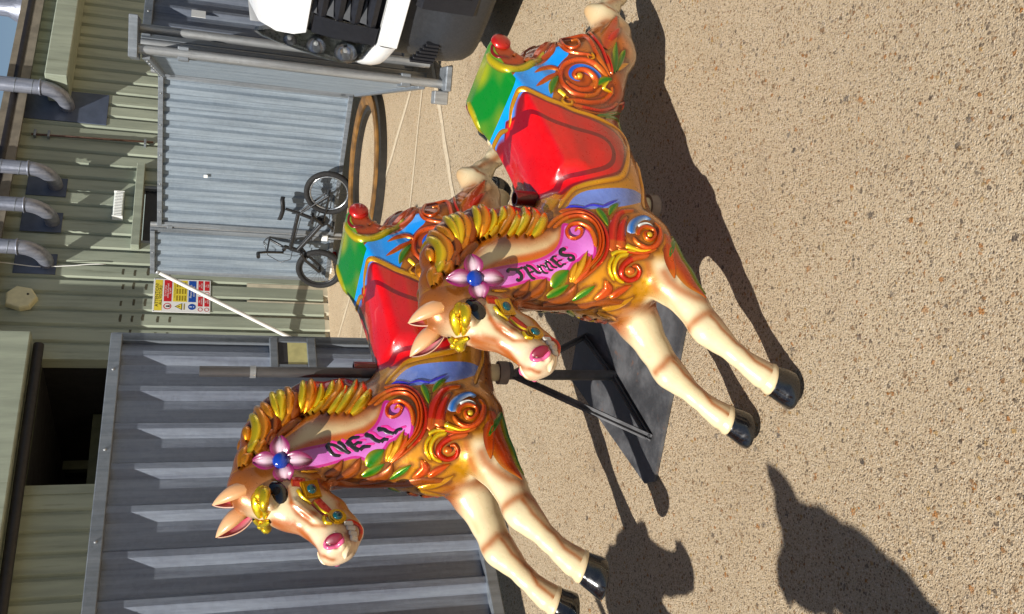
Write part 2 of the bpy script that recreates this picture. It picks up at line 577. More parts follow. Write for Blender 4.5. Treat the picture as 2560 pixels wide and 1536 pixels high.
MB().box((-.206, -.09, -.062), (-.196, -.0, .062), .003).build('end_cap', M_WHITE, li)
MB().box((.196, -.09, -.062), (.206, -.0, .062), .003).build('end_cap', M_WHITE, li)
tag(li, 'white ribbed bulkhead light above the doorway lintel on the green wall', 'light')
ca = on_wall('cable', .79, 3.3)
pts = [(.02 * math.sin(i * .45) + (.05 if i > 15 else 0) * (i - 15) * .2, -.012 - .02 * abs(math.sin(i * .3)), .95 - i * .085) for i in range(20)]
co_ = MB().tube(pts, .006, 6).build('cable_run', M_WHITE, ca, True)
tag(ca, 'thin white cable hanging loose down the green wall', 'cable')
# ---- visitor sign
sg = on_wall('visitor_sign', .432, 1.757, .002)
MB().box((-.245, -.006, -.328), (.245, 0, .328), .002).build('sign_board', M_WHITE, sg)
tag(sg, 'white safety sign headed ATTENTION ALL VISITORS on the green wall', 'sign')
def flatmat(n, c):
    return simple(n, c, .4, 0, .04, 20)
SY, SR, SB, SK = flatmat('sign_yellow', srgb(226, 204, 60)), flatmat('sign_red', srgb(196, 20, 34)), flatmat('sign_blue', srgb(0, 70, 160)), flatmat('sign_black', srgb(26, 26, 24))
SO = flatmat('sign_ochre', srgb(150, 128, 20))
def panel(x0, x1, z0, z1, m, y=.0072):
    MB().add([(x0, -y, z0), (x1, -y, z0), (x1, -y, z1), (x0, -y, z1)], [(0, 1, 2, 3)]).build('sign_panel', m, sg)
def words(txt, x, z, size, m, align='CENTER', y=.0085):
    cu = bpy.data.curves.new('words', 'FONT')
    cu.body = txt
    cu.size = size
    cu.align_x = align
    cu.align_y = 'CENTER'
    cu.space_line = .85
    cu.resolution_u = 2
    tmp = bpy.data.objects.new('words', cu)
    COL.objects.link(tmp)
    dg = bpy.context.evaluated_depsgraph_get()
    me = bpy.data.meshes.new_from_object(tmp.evaluated_get(dg))
    bpy.data.objects.remove(tmp, do_unlink=True)
    for v in me.vertices:
        v.co = (v.co.x + x, -y, v.co.y + z)
    link('sign_words', me, m, sg)
def disc(x, z, r, m, y=.0074, seg=24, inner=0.0):
    if inner:
        v = [(x + q * math.cos(2 * math.pi * k / seg), -y, z + q * math.sin(2 * math.pi * k / seg)) for q in (inner, r) for k in range(seg)]
        f = [(k, seg + k, seg + (k + 1) % seg, (k + 1) % seg)[::-1] for k in range(seg)]
    else:
        v = [(x + r * math.cos(2 * math.pi * k / seg), -y, z + r * math.sin(2 * math.pi * k / seg)) for k in range(seg)]
        f = [tuple(range(seg))]
    MB().add(v, f).build('sign_symbol', m, sg)
panel(-.225, .225, .225, .31, SY)
words('ATTENTION!', 0, .284, .058, SK)
words('ALL VISITORS!', 0, .243, .046, SK)
panel(-.09, .225, .118, .206, SR)
words('Do not enter\nunless authorised\nby staff', .067, .162, .030, M_WHITE)
panel(-.09, .225, -.058, .102, SY)
words('THE FOLLOWING SAFETY', .067, .084, .019, SO)
for i in range(3):
    for j in range(4):
        panel(-.075 + i * .10, -.075 + i * .10 + .075, .058 - j * .031 - .010, .058 - j * .031 + .008, SO, .0080)
panel(-.09, .225, -.160, -.074, SB)
words('Please go to\nreception', .067, -.117, .040, M_WHITE)
for i in range(2):
    for j in range(2):
        x = -.15 + i * .235
        z = -.212 - j * .074
        panel(x, x + .145, z - .028, z + .028, SR)
        words(('No\nsmoking', 'No\nphones', 'No\neating', 'No\ndogs')[i + 2 * j], x + .0725, z, .026, M_WHITE)
        disc(x - .045, z, .028, SR, inner=.021)
disc(-.16, .162, .045, SR, inner=.035)
disc(-.16, .168, .012, SK)
MB().box((-.172, -.0078, .135), (-.148, -.0074, .158)).build('sign_symbol', SK, sg)
MB().add([(-.21, -.0074, -.005), (-.11, -.0074, -.005), (-.16, -.0074, .08)], [(0, 1, 2)]).build('sign_symbol', SK, sg)
MB().add([(-.198, -.0079, .003), (-.122, -.0079, .003), (-.16, -.0079, .066)], [(0, 1, 2)]).build('sign_symbol', SY, sg)
MB().box((-.164, -.0086, .018), (-.156, -.0082, .044)).build('sign_symbol', SK, sg)
panel(-.205, -.115, -.035, -.022, SO)
disc(-.16, -.117, .044, SB)
MB().box((-.166, -.0080, -.116), (-.154, -.0076, -.088)).build('sign_symbol', M_WHITE, sg)
disc(-.16, -.136, .007, M_WHITE, .0080)
for x in (-.232, .232):
    for z in (-.315, .315):
        MB().ball((x, -.006, z), (.005, .003, .005), None, 8, 5).build('rivet', M_FRAME, sg, True)

# ---- corrugated steel panels (x along the panel, -y towards the yard)
STEEL = [(.0, .0), (.48, .0), (.66, .030), (.80, .030), (.90, .0)]
def steel_panel(name, org, az, x0, x1, z0, z1, pitch, prof, mat, label, cat='fence panel', frame=.06, posts=(), group=None):
    e = empty(name, (org[0], org[1], 0), R(az))
    tag(e, label, cat, group)
    ribs(x0 + .01, x1 - .01, z0 + frame * .5, z1 - frame * .4, pitch, prof, 'corrugated_sheet', mat, e, 0.0, .004)
    MB().box((x0, -.058, z1 - frame), (x1, .035, z1), .004).build('top_rail', M_FRAME, e)
    MB().box((x0, -.045, z0), (x1, .035, z0 + frame), .004).build('bottom_rail', M_FRAME, e)
    for i, x in enumerate((x0, x1)):
        MB().box((x - .028, -.03, z0 - .002), (x + .028, .032, z1 + .002), .004).build('side_frame', M_FRAME, e)
    nx = int((x1 - x0) / (pitch * 2))
    for i in range(nx):
        MB().ball((x0 + (i + .5) * (x1 - x0) / nx, -.060, z1 - frame * .5), (.009, .006, .009), None, 8, 5).build('bolt', M_TUBE, e, True)
    for x, a, c_ in posts:
        MB().tube([(x, .0, a), (x, .0, c_)], .03, 14).build('post', M_TUBE, e, True, 50)
    return e
lp = steel_panel('corrugated_panel', (-1.548, 4.354), 42, -2.3, 1.735, .12, 2.06, .2405, STEEL, M_GALVD, 'dark grey corrugated steel panel behind the raised horse, beside its pole', group='corrugated steel fence panels')
MB().box((1.706, -.03, .0), (1.762, .03, 2.05)).build('post', M_FRAME, lp)
MB().box((-2.3, -.03, .0), (-2.24, .03, .13)).build('foot', M_FRAME, lp)
MB().box((.4, -.03, .0), (.46, .03, .13)).build('foot', M_FRAME, lp)
# latch window near its right end
lt = MB()
for lo, hi in (((1.50, -.055, 1.17), (1.735, .01, 1.215)), ((1.50, -.055, .955), (1.735, .01, 1.005)), ((1.50, -.052, 1.005), (1.54, .01, 1.17)), ((1.70, -.052, 1.005), (1.735, .01, 1.17))):
    lt.box(lo, hi, .004)
lt.build('latch_frame', M_FRAME, lp)
MB().box((1.54, -.046, 1.115), (1.70, -.040, 1.17)).build('latch_plate', simple('cast_iron', srgb(62, 60, 60), .5, .3), lp)
MB().box((1.54, -.046, 1.005), (1.70, -.041, 1.115)).build('latch_backing', simple('pale_green_card', srgb(196, 188, 128), .6), lp)
rp = steel_panel('corrugated_panel', (1.79, 6.95), 42, 0.0, 3.2, .1, 2.04, .2405, STEEL, M_GALVD, 'grey corrugated steel panel standing behind the white van', group='corrugated steel fence panels', posts=((-.05, 0, 2.05),))
MB().box((.30, -.042, 1.62), (.39, -.039, 1.72)).build('paint_mark', M_WHITE, rp)
GATE = [(.0, .0), (.30, .0), (.45, .028), (.85, .028)]
G0 = (2.207, 9.657)
gt = steel_panel('yard_gate', G0, 322, -1.80, -.05, .115, 2.03, .148, GATE, M_GALV, 'wide pale corrugated steel gate leaf the bicycle leans on', 'gate', .05, group='yard gates')
g2 = steel_panel('yard_gate', G0, 322, -2.46, -1.88, .10, 2.10, .148, GATE, M_GALV, 'narrow pale corrugated gate leaf at the left of the wide one', 'gate', .05, group='yard gates')
for e, x in ((gt, -.02), (gt, -1.83), (g2, -1.865)):
    MB().tube([(x, .01, .02), (x, .01, 2.10)], .026, 14).build('gate_tube', M_TUBE, e, True, 50)
for z in (.22, 1.9):
    MB().box((-.06, -.03, z - .03), (.03, .05, z + .03), .006).build('hinge', M_FRAME, gt)
    MB().box((-1.87, -.03, z - .03), (-1.80, .05, z + .03), .006).build('hinge', M_FRAME, g2)
MB().box((-1.17, -.034, 1.53), (-1.135, -.031, 1.57)).build('paint_mark', M_WHITE, gt)
MB().tube([(-1.845, -.05, .25), (-1.845, -.05, .02)], .012, 8).build('drop_bolt', M_TUBE, gt, True)
MB().box((-1.88, -.07, .18), (-1.81, -.02, .25), .006).build('bolt_bracket', M_WHITE, gt)
# gate leaf swung open, seen along its length, with its end posts
og = steel_panel('yard_gate', (2.10, 9.24), 259.5, .10, 2.95, .14, 2.0, .148, GATE, M_GALV, 'grey steel gate leaf swung open beside the white van', 'gate', .05, group='yard gates')
MB().tube([(3.04, 0, .0), (3.04, 0, 2.07)], .030, 14).build('gate_tube', M_TUBE, og, True, 50)
MB().tube([(2.86, .14, .1), (2.86, .14, 2.05)], .030, 14).build('gate_tube', M_TUBE, og, True, 50)
MB().tube([(.03, 0, .0), (.03, 0, 2.06)], .028, 14).build('gate_tube', M_TUBE, og, True, 50)
MB().box((2.80, -.06, 2.02), (3.10, .20, 2.075), .004).build('head_plate', M_FRAME, og)
b = MB().box((2.96, -.05, .0), (3.16, .12, .045), .008)
b.build('foot_block', M_FRAME, og)
MB().box((2.99, -.14, .0), (3.09, -.05, .10), .006).build('foot_bracket', M_TUBE, og)
for z in (.3, 1.75):
    MB().box((2.93, -.045, z - .035), (3.06, .045, z + .035), .006).build('hinge', M_FRAME, og)
# stay bar from the gate head down to the foot of the wall
st = empty('stay_bar', (.30, 11.2, 0))
tag(st, 'sunlit white steel stay bar sloping down across the visitor sign', 'bar')
Pa = Matrix.Translation((G0[0], G0[1], 0)) @ Matrix.Rotation(R(322), 4, 'Z') @ Vector((-2.46, -.02, 2.02))
Pb = Vector((-.62, 11.55, .18))
q0 = Vector((.30, 11.2, 0))
MB().tube([Pa - q0, Pb - q0], .024, 12).build('tube', M_WHITE, st, True, 50)
MB().ball(Pa - q0, (.032, .032, .032)).build('end_lug', M_TUBE, st, True)
MB().box(tuple(Pb - q0 - Vector((.05, .05, .18))), tuple(Pb - q0 + Vector((.05, .05, .02))), .006).build('end_lug', M_FRAME, st)

# ================================================================== white van (front corner in view)
M_VANW = simple('white_van_paint', srgb(226, 226, 224), .3, 0, .02, 4, coat=.9)
M_VANB = simple('grey_black_bumper_plastic', srgb(48, 50, 54), .5, 0, .12, 50, bump=.1)
M_GRILLE = simple('dark_grille_plastic', srgb(30, 31, 36), .42, 0, .12, 40)
M_RUBBER = simple('tyre_rubber', srgb(26, 25, 25), .8, 0, .25, 40, bump=.3)
M_RIMV = simple('steel_rim', srgb(120, 122, 124), .4, .6, .1, 20)
M_PLATEW = simple('number_plate_white', srgb(222, 222, 214), .35)
M_CHROME = simple('lamp_reflector', srgb(190, 192, 196), .12, .95, .05, 20)
def glass_mat():
    t = NT('clear_lamp_glass')
    t.set(Base_Color=(.9, .92, .92), Roughness=.03, Transmission_Weight=1.0, IOR=1.12)
    return t.m
M_LENS = glass_mat()
def window_mat():
    t = NT('van_window_glass')
    t.set(Base_Color=(.02, .025, .028), Roughness=.05, Coat_Weight=1.0)
    return t.m
M_WIN = window_mat()
# frame: x across the van (0 = far side, 2.0 = near side), y backwards from the nose, z up
VAN = empty('van', M=Matrix.Translation((1.17, 4.95, 0)) @ Matrix.Rotation(R(-54), 4, 'Z'))
tag(VAN, 'white van with black grille and bumper parked at the edge of the yard', 'van')
W = 2.0
def plan(x, round_=.16, bulge=.10):
    """how far the nose lies back at x across the van"""
    c = (x / W - .5) * 2
    e = min(x, W - x)
    r = 0.0
    if e < round_:
        r = round_ * .9 * (1 - math.sqrt(max(0, 1 - (1 - e / round_) ** 2)))
    return bulge * c * c + r
XS = [0, .006, .02, .045, .08, .12, .17, .25, .4, .6, .8, 1.0, 1.2, 1.4, 1.6, 1.75, 1.83, 1.88, 1.92, 1.955, 1.98, 1.994, 2.0]
def shell(prof, name, mat, x0=0, x1=W, round_=.16, bulge=.10, thick=0.0, parent=VAN):
    """prof: (z, y back) going up"""
    xs = [x for x in XS if x0 <= x <= x1]
    if xs[0] > x0 + 1e-6:
        xs.insert(0, x0)
    if xs[-1] < x1 - 1e-6:
        xs.append(x1)
    v, f = [], []
    for z, yb in prof:
        v += [(x, yb + plan(x, round_, bulge), z) for x in xs]
    n = len(xs)
    for i in range(len(prof) - 1):
        for k in range(n - 1):
            a = i * n + k
            f.append((a, a + 1, a + n + 1, a + n))
    return MB().add(v, f).build(name, mat, parent, True, 35)
# bumper: deep black lower part, white bar above the opening, white bonnet lip
bump = shell([(.20, .40), (.185, .20), (.19, .12), (.215, .06), (.26, .02), (.34, -.004), (.42, -.01), (.47, -.004), (.50, .012), (.58, .02), (.64, .022), (.70, .03), (.72, .09)], 'bumper', M_VANB, round_=.30, bulge=.12)
shell([(.665, .05), (.667, -.010), (.672, -.018), (.768, -.010), (.774, -.004), (.776, .05)], 'bumper_bar', M_VANW, 0.235, 1.765)
# at both corners the white bar kinks up towards the lamps
for mir in (False, True):
    v_, f_ = [], []
    xs_ = [0.0, .006, .02, .045, .08, .12, .16, .20, .235]
    for x in xs_:
        q = 1 - x / .235
        lo, hi = .672 + .085 * q, .772 + .085 * q
        xx = W - x if mir else x
        y0 = plan(x, .16, .10)
        v_ += [(xx, y0 + .05, lo - .01), (xx, y0 - .010, lo), (xx, y0 - .022, lo + .03), (xx, y0 - .020, hi - .02), (xx, y0 - .008, hi), (xx, y0 + .05, hi + .006)]
    for i in range(len(xs_) - 1):
        for k in range(5):
            a_ = i * 6 + k
            f_.append((a_, a_ + 6, a_ + 7, a_ + 1))
    MB().add(v_, f_).build('bumper_corner', M_VANW, VAN, True, 40)
# grille: dark recess, four slats, pyramids at their ends
shell([(.775, .03), (.80, .055), (1.10, .10), (1.13, .10)], 'grille_back', M_BLACK if 'M_BLACK' in globals() else M_GRILLE, .30, 1.70)
for i in range(4):
    z = .80 + i * .083
    shell([(z, .05), (z + .004, .006 + i * .012), (z + .030, .0 + i * .012), (z + .052, .018 + i * .012), (z + .055, .06)], 'grille_slat', M_GRILLE, .34, 1.66)
for s0, s1 in ((.22, .345), (1.655, 1.78)):
    shell([(.775, .03), (.79, -.004), (.98, .012), (1.11, .045), (1.125, .10)], 'grille_end', M_GRILLE, s0, s1)
for i in range(4):
    z = .835 + i * .083
    for xx in (.36, 1.64):
        s = 1 if xx < 1 else -1
        y0 = plan(xx) + .012 * i
        MB().add([(xx, y0 + .01, z + .03), (xx + s * .005, y0 + .01, z - .02 + .055), (xx + s * .14, y0 + .05, z + .03), (xx, y0 + .012, z + .052), (xx, y0 + .0, z + .018)], [(0, 2, 3), (4, 2, 0), (4, 3, 2)] if s > 0 else [(0, 3, 2), (4, 0, 2), (4, 2, 3)]).build('slat_end', M_VANB, VAN)
# bonnet: narrower low down, where it makes room for the lamps
rows = [(1.125, .06, .235), (1.14, .012, .225), (1.20, .02, .195), (1.28, .08, .145), (1.36, .22, .07), (1.44, .50, .035), (1.52, .85, .03)]
v_, f_ = [], []
for z, yb, x0 in rows:
    for i in range(25):
        x = x0 + (W - 2 * x0) * i / 24
        v_.append((x, yb + plan(x, .10, .13), z))
for i in range(len(rows) - 1):
    for k in range(24):
        a_ = i * 25 + k
        f_.append((a_, a_ + 1, a_ + 26, a_ + 25))
MB().add(v_, f_).build('bonnet', M_VANW, VAN, True, 40)
MB().add([(.015, .40, .35), (.015, .40, 1.40), (.015, 1.2, 1.45), (.015, 1.2, .35)], [(0, 1, 2, 3)]).build('wing', M_VANW, VAN)
# lamps: swept-back units at both corners
def lamp(mir):
    mx = (lambda x: x) if not mir else (lambda x: W - x)
    e = empty('headlight')
    e.parent = VAN
    out = [(.225, .80), (.23, .96), (.225, 1.10), (.195, 1.20), (.145, 1.28), (.08, 1.36), (.012, 1.38), (.0, 1.22), (.0, 1.05), (.0, .92), (.01, .875), (.10, .845)]
    def surf(x, z, push):
        return (mx(x), plan(x, .12, .10) - .005 + max(0, z - .84) ** 1.5 * .42 + push, z)
    n = len(out)
    cx, cz = .11, 1.04
    rings = []
    for k, push in ((1.0, .0), (.9, -.012), (.6, -.018), (.25, -.02)):
        rings.append([surf(cx + (x - cx) * k, cz + (z - cz) * k, push) for x, z in out])
    b = MB().loft(rings, cap=False)
    b.f.append(tuple(3 * n + k for k in range(n)))
    b.build('lens', M_LENS, e, True)
    rings = []
    for k, push in ((1.0, .004), (.98, .04), (.85, .075), (.2, .08)):
        rings.append([surf(cx + (x - cx) * k, cz + (z - cz) * k, push) for x, z in out])
    b = MB().loft(rings, cap=False)
    b.f.append(tuple(3 * n + k for k in range(n)))
    b.build('lamp_housing', simple('lamp_housing', srgb(74, 74, 70), .3, .4, .1), e, True)
    for x, z, r_ in ((.125, .92, .060), (.115, 1.07, .052), (.09, 1.20, .036)):
        p = Vector(surf(x, z, .035))
        b = MB()
        rr = [(r_, -.02), (r_ * 1.02, -.015), (r_ * .9, .01), (r_ * .5, .035), (.006, .045)]
        b.loft([[(p.x + q * math.cos(2 * math.pi * k / 18), p.y + yy, p.z + q * math.sin(2 * math.pi * k / 18)) for k in range(18)] for q, yy in rr], cap=False)
        b.build('reflector', M_CHROME, e, True)
        MB().ball((p.x, p.y + .01, p.z), (.012, .02, .012), None, 10, 6).build('bulb', M_WHITE, e, True)
    return e
lamp(False)
lamp(True)
# lower bumper features: centre intake, fog lamp vents, number plate
shell([(.30, .02), (.33, -.008), (.60, -.006), (.63, .02)], 'centre_intake', M_GRILLE, .52, 1.48)
shell([(.36, .0), (.37, -.014), (.56, -.012), (.57, .0)], 'intake_mouth', simple('intake_black', srgb(10, 10, 11), .8), .62, 1.38)
for x0 in (.14, 1.70):
    for i in range(6):
        x = x0 + i * .026
        MB().box((x, plan(x) - .012, .44 + .02 * abs(i - 2.5) * .2), (x + .014, plan(x) + .02, .58 - .012 * i), .003).build('bumper_vent', M_GRILLE, VAN)
pl = MB().box((.74, -.030, .395), (1.26, -.014, .505), .006).build('number_plate', M_PLATEW, VAN)
MB().box((.735, -.028, .388), (1.265, -.012, .512), .006).build('plate_surround', M_GRILLE, VAN)
# cab, windscreen, load body, wheels
cabp = [(.05, .86), (1.95, .86)]
b = MB()
def sect(y, z0, z1, w0, w1):
    return [(1 - w0, y, z0), (1 + w0, y, z0), (1 + w0, y, (z0 + z1) * .5), (1 + w1, y, z1 - .08), (1 + w1 - .1, y, z1), (1 - w1 + .1, y, z1), (1 - w1, y, z1 - .08), (1 - w0, y, (z0 + z1) * .5)]
b.loft([sect(.30, .35, 1.10, .95, .95), sect(.45, .32, 1.38, .97, .95), sect(.9, .32, 1.54, .985, .95), sect(1.55, .32, 2.30, .985, .90), sect(1.75, .32, 2.36, .99, .92), sect(5.2, .32, 2.38, .99, .92), sect(5.35, .36, 2.30, .96, .88)])
b.build('body', M_VANW, VAN, True, 30)
ws = MB().add([(.16, .93, 1.575), (1.84, .93, 1.575), (1.78, 1.52, 2.235), (.22, 1.52, 2.235)], [(0, 1, 2, 3)])
ws.build('windscreen', M_WIN, VAN)
for x, s in ((.006, -1), (1.994, 1)):
    MB().add([(1 + s * 1.0, 1.35, 1.45), (1 + s * 1.0, 2.2, 1.45), (1 + s * .94, 2.15, 2.15), (1 + s * .94, 1.75, 2.15)], [(0, 1, 2, 3)] if s > 0 else [(3, 2, 1, 0)]).build('side_window', M_WIN, VAN)
def wheel(x, y):
    e = empty('wheel')
    e.parent = VAN
    e.location = (x, y, .345)
    prof = [(.20, -.11), (.30, -.115), (.335, -.09), (.345, -.05), (.345, .05), (.335, .09), (.30, .115), (.20, .11)]
    MB().loft([[(h, r_ * math.cos(2 * math.pi * k / 36), r_ * math.sin(2 * math.pi * k / 36)) for k in range(36)] for r_, h in prof], cap=False).build('tyre', M_RUBBER, e, True, 40)
    MB().loft([[(h, r_ * math.cos(2 * math.pi * k / 28), r_ * math.sin(2 * math.pi * k / 28)) for k in range(28)] for r_, h in ((.205, -.10), (.19, -.08), (.12, -.05), (.05, -.06), (.05, .06), (.12, .05), (.19, .08), (.205, .10))]).build('rim', M_RIMV, e, True, 40)
for x in (.16, 1.84):
    for y in (.92, 4.3):
        wheel(x, y)
MB().box((.3, .5, .22), (1.7, 4.9, .34)).build('underbody', M_RUBBER, VAN)

# ================================================================== bicycle leaning on the gate
M_BIKE = simple('black_bike_enamel', srgb(30, 30, 32), .32, .1, .15, 40, coat=.5)
M_ALLOY = simple('bare_alloy_rim', srgb(186, 188, 190), .25, .9, .06, 20)
M_SPOKE = simple('steel_spoke', srgb(90, 90, 92), .35, .8)
M_SADDLE = simple('black_vinyl_saddle', srgb(24, 23, 24), .55)
Mg = Matrix.Translation((G0[0], G0[1], 0)) @ Matrix.Rotation(R(322), 4, 'Z')
# x runs from the rear wheel to the front wheel; tilted a few degrees on to the gate
BK = empty('bicycle', M=Mg @ Matrix.Translation((-1.11, -.29, 0)) @ Matrix.Rotation(math.pi, 4, 'Z') @ Matrix.Rotation(R(8), 4, 'X') @ Matrix.Rotation(R(.5), 4, 'Y') @ Matrix.Scale(1.08, 4))
tag(BK, 'black stunt bicycle leaning against the pale steel gate', 'bicycle')
RW = .25
def bwheel(x):
    e = empty('wheel')
    e.parent = BK
    e.location = (x, 0, RW)
    def ring(r_, rr, nm, m, seg=44, sub=10):
        MB().tube([(r_ * math.cos(2 * math.pi * k / seg), 0, r_ * math.sin(2 * math.pi * k / seg)) for k in range(seg)], rr, sub, closed=True).build(nm, m, e, True)
    ring(RW - .028, .029, 'tyre', M_RUBBER)
    ring(RW - .060, .011, 'rim', M_ALLOY if x < .3 else M_BIKE, 44, 8)
    for k in range(28):
        a = 2 * math.pi * k / 28
        o = .35 * (1 if k % 2 else -1)
        s = .022 * (1 if (k // 2) % 2 else -1)
        MB().tube([(.018 * math.cos(a + o), s, .018 * math.sin(a + o)), ((RW - .056) * math.cos(a), 0, (RW - .056) * math.sin(a))], .0014, 4, cap=False).build('spoke', M_SPOKE, e)
    MB().tube([(0, -.045, 0), (0, .045, 0)], .02, 12).build('hub', M_BIKE, e, True, 50)
    MB().tube([(0, -.06, 0), (0, .06, 0)], .007, 8).build('axle', M_SPOKE, e, True, 50)
bwheel(0)
bwheel(.955)
def tb(pts, r_, nm='frame_tube', m=None):
    return MB().tube(pts, r_ * 1.2, 12).build(nm, m or M_BIKE, BK, True, 50)
BB, ST, HT0, HT1 = (.365, 0, .275), (.285, 0, .53), (.735, 0, .575), (.755, 0, .47)
tb([BB, ST], .016); tb([ST, HT0], .017); tb([BB, (.75, 0, .50)], .020); tb([HT0, HT1], .021, 'head_tube')
for s in (-1, 1):
    tb([(0, s * .055, RW), (.10, s * .05, .25), BB], .009, 'chain_stay')
    tb([(0, s * .055, RW), (.27, s * .02, .505)], .008, 'seat_stay')
    tb([(.76, s * .055, .455), (.83, s * .06, .40), (.955, s * .055, RW)], .013, 'fork_leg')
tb([(.76, -.055, .455), (.76, .055, .455)], .014, 'fork_crown')
tb([ST, (.255, 0, .66)], .012, 'seat_post')
b = MB()
rs_ = []
for x, w, h in ((.12, .012, .695), (.15, .055, .70), (.21, .062, .69), (.28, .04, .685), (.36, .022, .70), (.395, .012, .712)):
    rs_.append([(x, w * math.cos(2 * math.pi * k / 14), h + .022 * math.sin(2 * math.pi * k / 14)) for k in range(14)])
b.loft(rs_)
b.build('saddle', M_SADDLE, BK, True, 60)
tb([(.735, 0, .575), (.72, 0, .635)], .016, 'stem_post')
tb([(.72, 0, .625), (.765, 0, .64)], .018, 'stem')
bar = [(.66, -.33, .87), (.70, -.20, .885), (.735, -.12, .80), (.765, -.05, .645), (.765, .05, .645), (.735, .12, .80), (.70, .20, .885), (.66, .33, .87)]
tb(bar, .011, 'handlebar')
tb([(.715, -.14, .80), (.715, .14, .80)], .008, 'handlebar_brace')
for s in (0, -1):
    a, c_ = Vector(bar[s]), Vector(bar[1 if s == 0 else -2])
    tb([a, a + (c_ - a) * .85], .016, 'grip', M_SADDLE)
tb([(.685, -.19, .87), (.72, -.25, .865), (.74, -.30, .86)], .006, 'brake_lever')
cab = [(.70, -.16, .80), (.78, -.12, .86), (.90, -.06, .80), (.93, 0, .66), (.86, .02, .56), (.62, .02, .54), (.33, .02, .50)]
cc_ = catmull_ = None
tb(cab, .0035, 'brake_cable')
# cranks, pedals, chain ring
MB().tube([(.365, -.045, .275), (.365, .045, .275)], .022, 14).build('bottom_bracket', M_BIKE, BK, True, 50)
cr = MB().loft([[(.365 + r_ * math.cos(2 * math.pi * k / 30), y, .275 + r_ * math.sin(2 * math.pi * k / 30)) for k in range(30)] for r_, y in ((.05, -.046), (.064, -.046), (.064, -.042), (.05, -.042))])
cr.build('chain_ring', M_SPOKE, BK, True, 30)
for s, dx, dz in ((-1, .11, -.11), (1, -.11, .11)):
    tb([(.365, s * .055, .275), (.365 + dx, s * .06, .275 + dz)], .010, 'crank')
    q = (.365 + dx, s * .115, .275 + dz)
    MB().box((q[0] - .045, q[1] - .045, q[2] - .012), (q[0] + .045, q[1] + .045, q[2] + .012), .006).build('pedal', M_SADDLE, BK)
tb([(0, -.044, RW + .03), (.365, -.044, .339)], .004, 'chain', M_SPOKE)
tb([(0, -.044, RW - .03), (.365, -.044, .211)], .004, 'chain', M_SPOKE)

# ================================================================== big hoop lying on the slab
M_OCHRE = simple('worn_yellow_paint', srgb(118, 82, 34), .6, 0, .5, 7, bump=.4)
M_HOOPB = simple('black_hoop_edge', srgb(34, 30, 24), .6, 0, .3, 20, bump=.3)
HP = empty('painted_hoop', (1.29, 9.17, 0))
tag(HP, 'large yellow and black hoop lying flat on the concrete by the gate', 'hoop')
def hoop(prof, nm, m, seg=96):
    b = MB()
    prof = [(r_ - .17, z) for r_, z in prof]
    b.loft([[(r_ * math.cos(2 * math.pi * k / seg), r_ * math.sin(2 * math.pi * k / seg), z) for k in range(seg)] for r_, z in prof + [prof[0]]], cap=False)
    b.build(nm, m, HP, True, 30)
hoop([(.90, .002), (1.02, .002), (1.02, .06), (1.0, .068), (.90, .068)], 'outer_rim', M_HOOPB)
hoop([(.84, .004), (.899, .004), (.965, .070), (.965, .088), (.90, .098), (.84, .08)], 'top_board', M_OCHRE)
hoop([(.79, .003), (.839, .003), (.839, .058), (.79, .05)], 'inner_rim', M_HOOPB)

